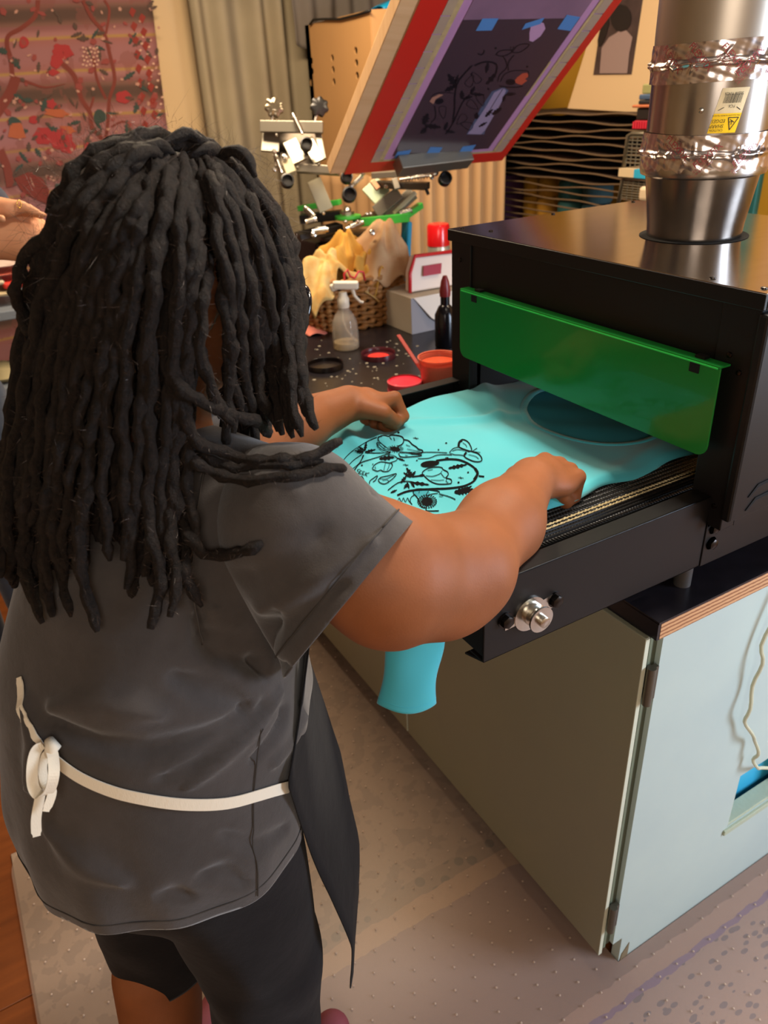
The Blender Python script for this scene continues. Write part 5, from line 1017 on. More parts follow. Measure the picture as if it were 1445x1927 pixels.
ER = at(864, 1072, .940); UR = at(735, 1085, .885); FR = at(943, 985, 1.04); WR = at(1000, 905, 1.125)
EL = np.array([.36, 1.11, 1.145]); WL_ = at(655, 760, 1.40)
arms = SDF(.02)
arms.chain([SR, UR, ER], [.066, .078, .059], .03).chain([ER, FR, WR], [.059, .053, .034], .03).cone(ER, at(830, 1110, .93), .057, .060, .03)
arms.chain([SL, (SL+EL)/2, EL], [.075, .065, .055], .03).chain([EL, (EL*.55+WL_*.45), WL_], [.054, .048, .033], .03)
Dr = nrm(np.array([.93, .30, -.22])); Nr = nrm(np.array([.22, -.05, 1.]))
DL = nrm(np.array([.97, .10, -.22])); NL = nrm(np.array([.10, .42, 1.]))
_, t1, t2 = fist(arms, WR, Dr, Nr, -1, 1.14, .98)
_, t3, t4 = fist(arms, WL_, DL, NL, 1, 1.06, .92)
trunk = SDF(.05)
MZ = np.eye(3)
Bf = np.stack([Rr, Fd, [0, 0, 1]])
def SQ(f): return (Bf.T@np.diag([1, f, 1])@Bf)                     # squeeze along the facing direction
trunk.chain([BP(0.005, .0, .82), BP(0.005, .01, .98), BP(.015, .045, 1.10), BP(.035, .09, 1.22)], [.155, .140, .125, .085], .05, SQ(1.15))
trunk.cone(SL, SR, .055, .058, .04).cone(BP(.03, .11, 1.27), HC-Hf*.02-Hu*.06, .056, .050, .03)
trunk.ell(HC+Hu*.01, (.076, .095, .098), HB, .02).ell(HC+Hf*.042-Hu*.060, (.054, .052, .056), HB, .03)
# face: nose, brow, lips, ears
trunk.cone(HC+Hf*.092+Hu*.005, HC+Hf*.113-Hu*.028, .009, .014, .012).cone(HC+Hf*.090-Hu*.062-Hr*.018, HC+Hf*.090-Hu*.062+Hr*.018, .009, .009, .008)
trunk.cone(HC+Hf*.085+Hu*.022-Hr*.035, HC+Hf*.085+Hu*.022+Hr*.035, .010, .010, .012)
for sg in (-1, 1):
    e = HC+Hr*sg*.080-Hf*.002-Hu*.012; trunk.ell(e, (.009, .020, .033), HB, .006); trunk.cone(e-Hu*.030+Hf*.004, e-Hu*.024+Hf*.006, .009, .009, .005)
for sg in (-1, 1):                                                 # legs and feet
    kx = BP(.095*sg, .02, .47); ax_ = BP(.10*sg, -.03, .09)
    trunk.chain([BP(.085*sg, 0, .80), kx, ax_], [.10, .066, .040], .03).cone(BP(.10*sg, -.03, .40), BP(.10*sg, -.045, .26), .055, .058, .03)
    trunk.cone(BP(.10*sg, -.04, .054), BP(.11*sg, .14, .048), .034, .028, .02)
Va, Fa = arms.mesh(.0023); Vt, Ft = trunk.mesh(.006)
me = bpy.data.meshes.new('union'); VV = np.concatenate([Va, Vt]); FF = np.concatenate([Fa, Ft+len(Va)])
me.from_pydata(VV.tolist(), [], FF.tolist()); uo = bpy.data.objects.new('union', me); SC.collection.objects.link(uo)
rm = uo.modifiers.new('r', 'REMESH'); rm.mode = 'VOXEL'; rm.voxel_size = .0026; rm.use_smooth_shade = True
sm_ = uo.modifiers.new('s', 'SMOOTH'); sm_.factor = .5; sm_.iterations = 3
dg = bpy.context.evaluated_depsgraph_get(); me2 = bpy.data.meshes.new_from_object(uo.evaluated_get(dg)); bpy.data.objects.remove(uo)
body = link('body', me2, SKIN, person); me2.polygons.foreach_set('use_smooth', [True]*len(me2.polygons))
MB().lathe(t4+nrm(t4-t3)*.004, [(.0001, .0015), (.0045, .0010), (.006, 0)], 14, tuple(nrm(np.cross(t4-t3, Fd)+np.array([0, 0, .6]))), close=False).build('thumbnail', mat('fingernail', '#c99a80', .3), person, smooth='all')
for sg in (-1, 1):
    e = HC+Hf*.086+Hr*sg*.031+Hu*.006; MB().lathe(e, [(.0001, .011), (.007, .009), (.011, 0)], 16, tuple(Hf), close=False).build('eye', mat('eye_white', '#d8cfc4', .2), person, smooth='all')
# glasses
gl = MB()
for sg in (-1, 1):
    c = HC+Hf*.118+Hr*sg*.035+Hu*.002; gl.tube([c+Hr*.028*math.cos(t)+Hu*.026*math.sin(t) for t in np.linspace(0, 2*math.pi, 25)], .004, 6, cap=False); gl.tube([c+Hr*sg*.028, HC+Hr*sg*.080+Hf*.08, HC+Hr*sg*.083+Hu*.01], .003, 6); gl.lathe(c-Hf*.001, [(.027, 0), (.027, .0012), (.001, .0015)], 24, tuple(Hf))
gl.tube([HC+Hf*.119-Hr*.008+Hu*.01, HC+Hf*.119+Hr*.008+Hu*.01], .003, 6)
gl.build('glasses', mat('glossy_black_frame', '#0d0d12', .15), person, smooth='all')
# ---- t-shirt
def clothmat(name, c1, c2, wv=1600, sheen=.25, worn=None):
    m = bpy.data.materials.new(name); m.use_nodes = True; nt = m.node_tree; b = nt.nodes['Principled BSDF']; L = nt.links; setin(b, 'Roughness', .92); setin(b, 'Sheen Weight', sheen); setin(b, 'Specular IOR Level', .2)
    tc = nt.nodes.new('ShaderNodeTexCoord'); n = nt.nodes.new('ShaderNodeTexNoise'); setin(n, 'Scale', 7); setin(n, 'Detail', 6); setin(n, 'Roughness', .65); L.new(tc.outputs['Object'], n.inputs[0])
    r = nt.nodes.new('ShaderNodeValToRGB'); r.color_ramp.elements[0].position = .35; r.color_ramp.elements[1].position = .72; r.color_ramp.elements[0].color = lin(c1); r.color_ramp.elements[1].color = lin(c2); L.new(n.outputs[0], r.inputs[0]); L.new(r.outputs[0], b.inputs['Base Color'])
    w1 = nt.nodes.new('ShaderNodeTexNoise'); setin(w1, 'Scale', wv/2); L.new(tc.outputs['Object'], w1.inputs[0]); bp = nt.nodes.new('ShaderNodeBump'); bp.inputs['Strength'].default_value = .5; bp.inputs['Distance'].default_value = .0006; L.new(w1.outputs[0], bp.inputs['Height'])
    n3 = nt.nodes.new('ShaderNodeTexNoise'); setin(n3, 'Scale', 28); setin(n3, 'Detail', 3); L.new(tc.outputs['Object'], n3.inputs[0]); bp2 = nt.nodes.new('ShaderNodeBump'); bp2.inputs['Strength'].default_value = .25; bp2.inputs['Distance'].default_value = .006; L.new(n3.outputs[0], bp2.inputs['Height']); L.new(bp.outputs[0], bp2.inputs['Normal']); L.new(bp2.outputs[0], b.inputs['Normal']); return m
CHAR = clothmat('charcoal_jersey', '#37322f', '#474240')
HS1, HS2 = at(790, 965, .905), at(522, 1288, .845)                  # the two ends of the right sleeve hem
hemN = nrm(np.cross(HS1-HS2, ray(660, 1120))); hemN = hemN if hemN@(ER-SR) > 0 else -hemN; HCn = (HS1+HS2)/2; hr_ = np.linalg.norm(HS1-HS2)/2
UPZ = np.array([0, 0, 1.]); shirt = SDF(.05)
shirt.chain([BP(.008, .0, .74), BP(.006, .0, .86), BP(.012, .02, 1.0), BP(.022, .055, 1.12), BP(.04, .09, 1.22)], [.190, .184, .172, .150, .105], .05, SQ(1.12))
shirt.cone(SL+np.array([0, 0, -.005]), SR+np.array([0, 0, -.005]), .073, .076, .05)
shirt.cone(BP(.02, .145, 1.10), BP(0.005, .12, .93), .118, .158, .05)
shirt.cone(SR, HCn+hemN*.05, .074, hr_*.97, .025)
shirt.cone(SR-UPZ*.05, HS2+(HS1-HS2)*.30+hemN*.04, .075, .072, .03)
shirt.cone(SL, SL+(EL-SL)*.75, .076, .092, .05)
# folds: soft creases pressed into the cloth
def cre(V, N, pts, amp, wd):
    P = np.array([np.array(p) for p in pts]); best = np.full(len(V), 9.)
    for i in range(len(P)-1):
        ba = P[i+1]-P[i]; t = np.clip(((V-P[i])@ba)/(ba@ba), 0, 1); d = np.linalg.norm(V-P[i]-t[:, None]*ba, axis=1); tt = (i+t)/(len(P)-1); best = np.minimum(best, d/(wd*(.35+.65*np.sin(math.pi*np.clip(tt, .03, .97)))))
    return N*(amp*np.exp(-best**2))[:, None]
def march(px, py, sdf, d0=.45, d1=1.9):
    r = ray(px, py); d = d0
    for _ in range(90):
        v = float(sdf.ev((CAM+r*d)[None])[0])
        if v < .001: return d
        d += max(v*.8, .001)/np.linalg.norm(r)
        if d > d1: return None
    return d
def vnorm(V, Fc):
    n = np.cross(V[Fc[:, 2]]-V[Fc[:, 0]], V[Fc[:, 3]]-V[Fc[:, 1]]); A = np.zeros_like(V)
    for c in range(4):
        for q in range(3): A[:, q] += np.bincount(Fc[:, c], n[:, q], len(V))
    return A/(np.linalg.norm(A, axis=1)[:, None]+1e-12)
def onsd(px, py, s, lift=0):
    d = march(px, py, s)
    return None if d is None else CAM+ray(px, py)*(d-lift)
def pl(pts, s=None): return [q for q in (onsd(x, y, s or shirt) for x, y in pts) if q is not None]
CRE = (
    ([(372, 1160), (385, 1205), (420, 1240), (500, 1255), (540, 1260)], -.013, .012), ([(330, 1275), (400, 1300), (470, 1330)], -.010, .016), ([(95, 1360), (180, 1400), (280, 1410), (390, 1385), (470, 1340)], -.011, .014),
    ([(300, 1470), (400, 1420), (500, 1330), (560, 1270)], -.007, .009), ([(355, 1480), (440, 1410), (530, 1300)], .006, .010), ([(480, 1430), (540, 1340), (610, 1260)], -.008, .009), ([(515, 1440), (570, 1350), (630, 1250)], .007, .010), ([(560, 1410), (600, 1330), (650, 1250)], -.007, .008),
    ([(100, 1330), (200, 1320), (300, 1340)], .008, .020), ([(390, 1190), (460, 1210), (540, 1180), (640, 1100)], -.008, .014), ([(380, 1110), (480, 1080), (600, 1010), (700, 930)], -.005, .012), ([(400, 1150), (500, 1150), (600, 1090), (700, 1020)], .006, .014), ([(505, 1270), (490, 1200), (520, 1150)], -.010, .010), ([(360, 990), (372, 1080), (380, 1170)], -.005, .006),
    ([(60, 1480), (70, 1400), (50, 1320)], .008, .014), ([(380, 1650), (420, 1640), (460, 1660)], -.007, .012), ([(420, 1570), (480, 1590), (540, 1560)], -.005, .012), ([(300, 1690), (330, 1680), (360, 1690)], -.005, .010), ([(90, 1560), (150, 1620), (230, 1660)], .006, .018), ([(460, 900), (560, 930), (680, 900)], .004, .018), ([(440, 850), (520, 860), (600, 850)], -.004, .010))

CRP = [(pl(p_), a_*1.45, w_) for p_, a_, w_ in CRE]
def dress(sdf, h=.0055):
    V, F_ = sdf.mesh(h); N_ = vnorm(V, F_)
    if (N_*(V-V.mean(0))).sum() < 0: N_ = -N_; F_ = F_[:, ::-1]
    D_ = np.zeros_like(V)
    for P_, amp, wd in CRP:
        if len(P_) > 1: D_ += cre(V, N_, P_, amp, wd)
    w1 = np.sin(V@np.array([23., 11, 17]))*np.sin(V@np.array([-9., 27, 8.])+1); D_ += N_*(w1*.0026)[:, None]
    low = np.clip((1.0-V[:, 2])/.25, 0, 1); ang = np.arctan2((V-O)@Fd, (V-O)@Rr); D_ += N_*(low*.006*np.sin(ang*9+1.2)*np.sin(ang*4))[:, None]
    return V+D_, F_, N_
def sub_(ix, k=None): q_ = SDF(.05); q_.p = [shirt.p[i] for i in ix]; return q_
torso = sub_(range(0, 6)); slR = sub_((6, 7)); slR.cone(SR-Rr*.02, SR, .073, .076, .04); slL = sub_((8,)); slL.cone(SL+Rr*.02, SL, .073, .074, .04)
parts_ = [dress(torso), dress(slR), dress(slL)]
def cutmesh(V, F_, cuts):
    me = bpy.data.meshes.new('c'); me.from_pydata(V.tolist(), [], F_.tolist()); bm = bmesh.new(); bm.from_mesh(me)
    for c_, n_ in cuts: bmesh.ops.bisect_plane(bm, geom=bm.faces[:]+bm.edges[:]+bm.verts[:], plane_co=Vector([float(q) for q in c_]), plane_no=Vector([float(q) for q in n_]), clear_outer=True, dist=1e-6)
    bmesh.ops.smooth_vert(bm, verts=[v for v in bm.verts if not v.is_boundary], factor=.5, use_axis_x=True, use_axis_y=True, use_axis_z=True)
    bm.to_mesh(me); bm.free(); return [tuple(v.co) for v in me.vertices], [tuple(p.vertices) for p in me.polygons]
lN = nrm(EL-SL); hemz = .828; armN = nrm(ER-SR)
cuts = [[((0, 0, hemz), -(np.array([0, 0, 1])+Fd*.06)), (BP(.03, .13, 1.365), (Fd[0]*.45, Fd[1]*.45, 1))], [(HCn, hemN)], [(SL+(EL-SL)*.62, lN)]]
mbS = MB()
for (V, F_, N_), cc in zip(parts_, cuts): a_, b_ = cutmesh(V, F_, cc); mbS.add(a_, b_)
so = mbS.build('t_shirt', CHAR, person, smooth='all', fixn=False)
Vs = np.concatenate([p_[0] for p_ in parts_[:1]]); Nn = np.concatenate([p_[2] for p_ in parts_[:1]])
q = so.modifiers.new('s', 'SOLIDIFY'); q.thickness = .0024; q.offset = -1
# hem stitching and seams as slightly raised lines
ST = mat('charcoal_seam', '#37322e', .9)
def seam(pts, w_=.0012, lift=.0015, m=ST, name='seam'):
    Q = [onsd(x, y, shirt, lift) for x, y in pts]; Q = [q for q in Q if q is not None]
    if len(Q) < 2: return
    # settle every point on the folded cloth
    Q = smoothp(Q, 6); R2 = []
    for q in Q: i = np.argmin(((Vs-q)**2).sum(1)); d = (Vs[i]-q)@Nn[i]; R2.append(q+Nn[i]*(d+lift))
    MB().tube(R2, w_, 5).build(name, m, person, smooth='all')
seam([(385, 880), (372, 950), (360, 1020), (358, 1090), (372, 1160), (385, 1215)])
seam([(490, 1370), (482, 1480), (478, 1580), (480, 1680)], .0009)
def ring_seam(V, N_, co_, no_, ctr, name, dist=.0035, w_=.0009):
    m = np.abs((V-co_)@no_) < dist; P = V[m]; NN = N_[m]; a = nrm(np.cross(no_, [.3, .9, .1])); b = np.cross(no_, a); an = np.arctan2((P-ctr)@b, (P-ctr)@a)
    out = []
    for t in np.linspace(-math.pi, math.pi, 91):
        d = np.abs((an-t+math.pi) % (2*math.pi)-math.pi); k = d < .06
        if k.sum(): r = np.linalg.norm(P-ctr, axis=1)*k; i = int(np.argmax(r)); out.append(P[i]-no_*((P[i]-co_)@no_)+NN[i]*.0008)
    if len(out) > 8: MB().tube(out, w_, 5, cap=False).build(name, ST, person, smooth='all')
hn = nrm(np.array([0, 0, 1])+Fd*.06)
ring_seam(parts_[0][0], parts_[0][2], np.array([0, 0, hemz])+hn*.020, hn, BP(0, .03, hemz+.02), 'hem_seam')
ring_seam(parts_[1][0], parts_[1][2], HCn-hemN*.020, hemN, HCn-hemN*.020, 'sleeve_seam')
# ---- trousers and shoes
TRM = clothmat('black_jersey', '#0c0a0c', '#151214', sheen=.05); tr = SDF(.03)
tr.chain([BP(0, 0, .95), BP(0, 0, .80)], [.150, .165], .05, SQ(1.15))
tr.chain([BP(.088, .0, .80), BP(.10, .02, .50), BP(.105, -.01, .22)], [.112, .092, .075], .02)
tr.chain([BP(-.095, .0, .80), BP(-.10, .02, .52), BP(-.10, .01, .37)], [.112, .088, .080], .02)
Vp, Fp = tr.mesh(.007); Np = vnorm(Vp, Fp)
if (Np*(Vp-Vp.mean(0))).sum() < 0: Np = -Np; Fp = Fp[:, ::-1]
ph_ = np.sin(Vp@np.array([48., -22, 26.])+np.sin(Vp@np.array([9., 7, 15])))*.0016+np.sin(Vp@np.array([-30., 42, 24.])+2)*.0016; Vp = Vp+Np*ph_[:, None]
to = meshobj('trousers', Vp, Fp, TRM, person, 2)
bm = bmesh.new(); bm.from_mesh(to.data); off = wloc(person)
def cutaway(co_, no_, sel=None):
    fs_ = [f for f in bm.faces if sel is None or sel(f.calc_center_median()+off)]
    g = fs_+list({e for f in fs_ for e in f.edges})+list({v for f in fs_ for v in f.verts})
    bmesh.ops.bisect_plane(bm, geom=g, plane_co=Vector(co_)-off, plane_no=Vector(no_), clear_outer=True, dist=1e-6)
cutaway((0, 0, .385), (0, 0, -1), lambda c: (np.array(c)-O)@Rr < 0 and c[2] < .5); cutaway((0, 0, .20), (0, 0, -1), lambda c: (np.array(c)-O)@Rr > 0 and c[2] < .4)
bm.to_mesh(to.data); bm.free(); to.data.polygons.foreach_set('use_smooth', [True]*len(to.data.polygons)); q = to.modifiers.new('s', 'SOLIDIFY'); q.thickness = .002; q.offset = -1
for sg in (-1, 1):
    f = SDF(.02); f.cone(BP(.10*sg, -.05, .06), BP(.105*sg, .05, .055), .044, .046).cone(BP(.105*sg, .05, .052), BP(.115*sg, .155, .045), .045, .036)
    V, F_ = f.mesh(.006); V[:, 2] = np.maximum(V[:, 2], .015); meshobj('shoe', V, F_, mat('dusty_red_shoe', '#7e3b42', .7), person, 2)
# ---- apron
APR = clothmat('black_apron_cloth', '#0d0b0c', '#161314', 900, sheen=.05)
apx = [  # rows from the top: right edge in the photograph, front line bulge
    (1.13, .100, .225, .280), (1.04, .160, .16, .295), (.93, .205, .00, .285), (.80, .212, .03, .315), (.66, .222, .05, .345), (.52, .224, .07, .355), (.42, .212, .08, .350)]
def apf(u, v):
    z = 1.15-(1.15-.40)*v; r = np.array([[p[0], p[1], p[2], p[3]] for p in apx])[::-1]
    ea = np.interp(z, r[:, 0], r[:, 1]); eb = np.interp(z, r[:, 0], r[:, 2]); fb = np.interp(z, r[:, 0], r[:, 3])
    t = (u-.5)*2                                                    # -1 right edge .. +1 left edge
    a = -ea*t; k = abs(t)**2.6; b = fb*(1-k)+eb*k
    b += .007*math.sin(t*11+3*v)*min(1, v*2)+.006*math.sin(t*23)*v; a += .010*math.sin(v*9)*k*np.sign(-t)
    z2 = z-(.05*max(0, 1-abs(abs(t)-.92)/.12) if v > .9 else 0)*(v-.9)*10
    return BP(a, b, z2)
MB().grid(60, 60, apf).build('apron', APR, person, smooth='all', solid=.0022)
# ---- white apron tie with its bow
TIE = mat('white_grosgrain', '#ded4c0', .75, 0, bump=((900, 900, 30), .3, .0008))
def ribbon(pts, wd, up, name='apron_tie', onshirt_=True, lift=.003):
    Q = pts; R2 = []
    for q in Q:
        if onshirt_: i = np.argmin(((Vs-q)**2).sum(1)); R2.append((q+Nn[i]*((Vs[i]-q)@Nn[i]+lift), Nn[i]))
        else: R2.append((q, None))
    if onshirt_:
        NN = np.array([r_[1] for r_ in R2]); NN = np.array([nrm(NN[max(0, i-5):i+6].mean(0)) for i in range(len(NN))]); PP = np.array([r_[0] for r_ in R2]); PP = np.array([PP[max(0, i-1):i+2].mean(0) for i in range(len(PP))]); R2 = list(zip(PP, NN))
    vs = []; n = len(R2)
    for i, (q, nn) in enumerate(R2):
        t = nrm(R2[min(i+1, n-1)][0]-R2[max(i-1, 0)][0]); b = nrm(np.cross(t, nn)) if nn is not None else nrm(np.array(up)-t*np.dot(up, t)); ww = wd/2*(1 if 1 < i < n-2 else .75); vs += [q+b*ww, q-b*ww]
    return MB().add(vs, [(2*i, 2*i+1, 2*i+3, 2*i+2) for i in range(n-1)]).build(name, TIE, person, solid=.0012)
tp1 = [(92, 1412), (112, 1432), (150, 1462), (210, 1488), (280, 1503), (350, 1512), (420, 1511), (480, 1499), (525, 1486), (549, 1479)]
ribbon(smoothp(pl(tp1), 6), .0145, (0, 0, 1))
tp2 = [(90, 1408), (75, 1380), (58, 1350), (44, 1315), (36, 1272)]
ribbon(smoothp(pl(tp2), 6), .0115, (0, 0, 1))
kq = onsd(92, 1408, shirt, .008); dk = (kq-CAM)@FW
def kpt(x, y, l=0): return at(x, y, dk-l)
MB().tube([kpt(92, 1392, .004), kpt(100, 1406, .009), kpt(92, 1420, .004)], [.005, .008, .005], 10).build('knot', TIE, person, smooth='all')
def loop(pts, name, wd=.011): ribbon(smoothp([kpt(*p) for p in pts], 6), wd, tuple(FW*.55+RT*.8), name, False)
loop([(92, 1404, .006), (70, 1410, .012), (61, 1440, .016), (62, 1478, .014), (74, 1496, .012), (92, 1490, .014), (101, 1460, .018), (100, 1425, .012), (95, 1408, .008)], 'bow_loop')
loop([(90, 1412, .006), (80, 1440, .007), (84, 1470, .008), (98, 1490, .010), (86, 1527, .012)], 'bow_tail', .009)
loop([(82, 1455, .006), (75, 1500, .006), (68, 1540, .005), (69, 1574, .004)], 'bow_tail', .010)
# ------------------------------------------------------------------ locs
def hairmat(name, c1, c2):
    m = bpy.data.materials.new(name); m.use_nodes = True; nt = m.node_tree; b = nt.nodes['Principled BSDF']; L = nt.links; setin(b, 'Roughness', .62); setin(b, 'Sheen Weight', .04); setin(b, 'Sheen Roughness', .4); setin(b, 'Specular IOR Level', .22)
    b.inputs['Sheen Tint'].default_value = lin('#a08a78')
    tc = nt.nodes.new('ShaderNodeTexCoord'); n = nt.nodes.new('ShaderNodeTexNoise'); setin(n, 'Scale', 160); setin(n, 'Detail', 6); setin(n, 'Roughness', .75); L.new(tc.outputs['Object'], n.inputs[0])
    r = nt.nodes.new('ShaderNodeValToRGB'); r.color_ramp.elements[0].position = .35; r.color_ramp.elements[1].position = .75; r.color_ramp.elements[0].color = lin(c1); r.color_ramp.elements[1].color = lin(c2); L.new(n.outputs[0], r.inputs[0]); L.new(r.outputs[0], b.inputs['Base Color'])
    bp = nt.nodes.new('ShaderNodeBump'); bp.inputs['Strength'].default_value = .9; bp.inputs['Distance'].default_value = .007; L.new(n.outputs[0], bp.inputs['Height']); L.new(bp.outputs[0], b.inputs['Normal']); return m
HAIR = hairmat('dark_brown_locs', '#070504', '#291e17'); FUZZ = mat('loose_hair', '#4c3b30', .45)
UPV = np.array([0, 0, 1.])
hull = SDF(.04)
hull.ell(HH+UPV*.006-Fd*.012+Rr*.004, (.118, .132, .128), Bf)
hull.cone(HH-Fd*.02-UPV*.02, BP(-.005, .085, 1.27), .122, .140, .05)
both = SDF(.02); both.p = hull.p+shirt.p
cap = SDF(.02); cap.ell(HC+Hu*.012-Hf*.006, (.083, .100, .106), HB).ell(HH+UPV*.010-Fd*.02-Rr*.005, (.094, .106, .112), Bf).cone(HH-Fd*.055-UPV*.02-Rr*.02, HH-Fd*.05-UPV*.12-Rr*.02, .070, .075)
Vc, Fc_ = cap.mesh(.006); kk = ((Vc-HC)@Hf < .050) | ((Vc-HC)@Hu > .06); kk &= ~(((Vc-HC)@Hr > .045) & ((Vc-HC)@Hu < .02) & ((Vc-HC)@Hf > -.045))
Nc = vnorm(Vc, Fc_)
hair = meshobj('hair', Vc, Fc_, HAIR, person, 1, keep=kk); hair['label'] = 'long dark brown locs'
HR = np.random.default_rng(21)
def lock(pts, r=.0064, name='dreadlock', k=7, wob=.0016, n=8):
    P = np.array(smoothp(pts, k)); m = len(P); L = np.concatenate([[0], np.cumsum(np.linalg.norm(np.diff(P, axis=0), axis=1))]); T = L[-1]
    s = np.arange(0, T, .0062); P = np.stack([np.interp(s, L, P[:, q]) for q in range(3)], 1); m = len(P)
    if m < 5: return
    ph = HR.uniform(0, 6.28, 6); w1, w2 = HR.uniform(60, 110), HR.uniform(150, 230)
    for q in range(3): P[:, q] += wob*np.sin(s*w1+ph[q])+wob*.5*np.sin(s*w2+ph[q+3])
    rr = r*(1+.13*np.sin(s*w2*1.3+ph[0])+.10*np.sin(s*w1*2.1+ph[1])+HR.normal(0, .05, m)); rr[:5] *= np.linspace(.35, 1, 5)
    rr *= np.interp(s/T, [0, .15, .75, 1], [1.12, 1.0, .95, .80]); rr[-1] *= .55; rr[-2] *= .85
    MB().tube(P, list(rr), n).build(name, HAIR, hair, smooth='all', fixn=False)
    return P
def place(px, py, d0, lift, dmax=1.25):
    d = march(px, py, both, .45, dmax)
    return d
def pixlock(pp, lift=.004, r=.0064, last=None, fall=None):
    """a loc lying on the outside of the hair mass and the shirt, surveyed along sight lines"""
    out = []; ld = None
    ds = [place(x, y, .5, lift) for x, y in pp]
    known = [(i, d) for i, d in enumerate(ds) if d is not None]
    if not known: return None
    for i, (x, y) in enumerate(pp):
        d = ds[i] if ds[i] is not None else min(known, key=lambda kd: abs(kd[0]-i))[1]+.01
        if out and abs(d-ld) > .06: d = ld+.06*np.sign(d-ld)
        ld = d; out.append(at(x, y, d-(lift if i else -.012)))
    return lock(out, r)
G = [  # main falls of hair from left to right, crown to tip
    [(285, 285), (185, 335), (110, 415), (62, 520), (42, 640), (22, 800), (8, 930), (10, 1030)],
    [(290, 288), (205, 350), (135, 440), (95, 560), (72, 700), (45, 850), (28, 980), (22, 1110)],
    [(296, 290), (225, 365), (165, 460), (130, 590), (105, 740), (82, 880), (62, 1010), (78, 1175)],
    [(302, 292), (245, 380), (195, 490), (160, 620), (138, 770), (115, 900), (105, 1040), (180, 1190)],
    [(310, 293), (262, 390), (222, 500), (195, 640), (172, 790), (150, 930), (145, 1060), (150, 1150)],
    [(320, 294), (285, 390), (255, 510), (235, 650), (225, 790), (225, 900), (235, 990), (238, 1010)],
    [(330, 294), (308, 390), (288, 520), (275, 660), (272, 800), (275, 930), (265, 1060), (262, 1160)],
    [(340, 294), (330, 390), (320, 520), (312, 670), (305, 810), (300, 940), (305, 1070), (290, 1200)],
    [(350, 292), (352, 390), (352, 520), (345, 670), (330, 800), (330, 930), (340, 1040), (385, 1155)],
    [(358, 290), (375, 380), (385, 500), (380, 600), (372, 690), (350, 800), (355, 900), (360, 1010)],
    [(366, 287), (405, 375), (432, 500), (440, 600), (445, 690), (450, 780), (440, 810)],
    [(374, 284), (435, 370), (470, 490), (482, 600), (488, 700), (500, 790), (512, 815)],
    [(382, 281), (458, 360), (505, 470), (522, 590), (520, 690), (530, 770), (545, 835)],
    [(390, 278), (480, 350), (540, 455), (560, 580), (555, 680), (560, 760), (565, 800)],
    [(396, 275), (500, 340), (568, 440), (588, 550), (585, 640), (580, 700), (590, 735)]]
def gint(u):
    f = u*(len(G)-1); i = min(int(f), len(G)-2); t = f-i; a, b = np.array(G[i], float), np.array(G[i+1], float)
    n = 9; ra = np.stack([np.interp(np.linspace(0, 1, n), np.linspace(0, 1, len(a)), a[:, q]) for q in (0, 1)], 1); rb = np.stack([np.interp(np.linspace(0, 1, n), np.linspace(0, 1, len(b)), b[:, q]) for q in (0, 1)], 1)
    return ra*(1-t)+rb*t
def run(N, lift, r, jx, L0, L1, skipgap, seedoff=0):
    for i in range(N):
        u = (i+.5+HR.uniform(-.3, .3))/N; P = gint(min(max(u, 0), 1)); n = len(P)
        s0 = HR.uniform(0, .16) if i % 2 else HR.uniform(.0, .05); e = HR.uniform(L0, L1)
        tt = np.linspace(s0, e, n); Q = np.stack([np.interp(tt, np.linspace(0, 1, n), P[:, q]) for q in (0, 1)], 1)
        Q[:, 0] += HR.normal(0, jx)*np.linspace(0, 1, n)+np.cumsum(HR.normal(0, jx*.22, n)); Q[:, 1] += HR.normal(0, 6, n)
        if skipgap and any(392 < x < 425 and 575 < y < 800 for x, y in Q): continue
        if skipgap and any(340 < x < 400 and 690 < y < 770 for x, y in Q) and i % 3: continue
        pixlock([tuple(q) for q in Q], lift, r*HR.uniform(.9, 1.14))
run(40, -.022, .0070, 12, .80, .97, True)
run(34, -.006, .0066, 14, .80, 1.0, True)
run(25, .008, .0064, 16, .86, 1.02, True)
for pp, lf, r in (
    ([(300, 640), (330, 720), (370, 755), (430, 775), (480, 795), (512, 818)], .016, .0068), ([(318, 690), (345, 780), (380, 835), (440, 858), (510, 868), (570, 862), (612, 845), (648, 828)], .014, .0066), ([(330, 800), (365, 868), (410, 895), (480, 902), (560, 897), (610, 880), (650, 885)], .012, .0062), ([(345, 850), (420, 875), (500, 878), (560, 872), (612, 868)], .010, .0055), ([(335, 960), (362, 1020), (385, 1042), (430, 1045), (470, 1035), (492, 1020)], .012, .0066),
    ([(440, 300), (520, 345), (575, 410), (603, 480), (610, 560), (611, 625)], .012, .0066), ([(545, 600), (580, 660), (590, 720), (582, 780), (576, 835)], .016, .0058), ([(360, 620), (392, 700), (408, 760), (440, 800)], .014, .0060), ([(150, 395), (85, 455), (40, 485), (32, 540), (38, 590), (60, 640)], .012, .0062), ([(350, 1000), (345, 1060), (360, 1110), (385, 1150)], .012, .0062), ([(275, 900), (285, 1000), (300, 1100), (285, 1195)], .014, .0066), ([(318, 900), (322, 1010), (330, 1090), (322, 1170)], .016, .0064), ([(120, 900), (150, 1010), (155, 1100), (188, 1190)], .014, .0064), ([(70, 800), (50, 930), (42, 1050), (60, 1110), (84, 1178)], .014, .0064), ([(20, 800), (12, 920), (15, 1020), (20, 1105)], .012, .0062), ([(210, 900), (165, 930), (150, 1010), (150, 1090)], .010, .006),
    ([(415, 500), (424, 590), (432, 680), (452, 780)], .006, .0062), ([(392, 480), (386, 560), (375, 640), (392, 720), (420, 790)], .012, .0060), ([(560, 480), (575, 560), (572, 640), (585, 700)], .012, .0062), ([(500, 560), (515, 640), (535, 740), (552, 830)], .014, .0060)):
    pixlock(pp, lf, r)
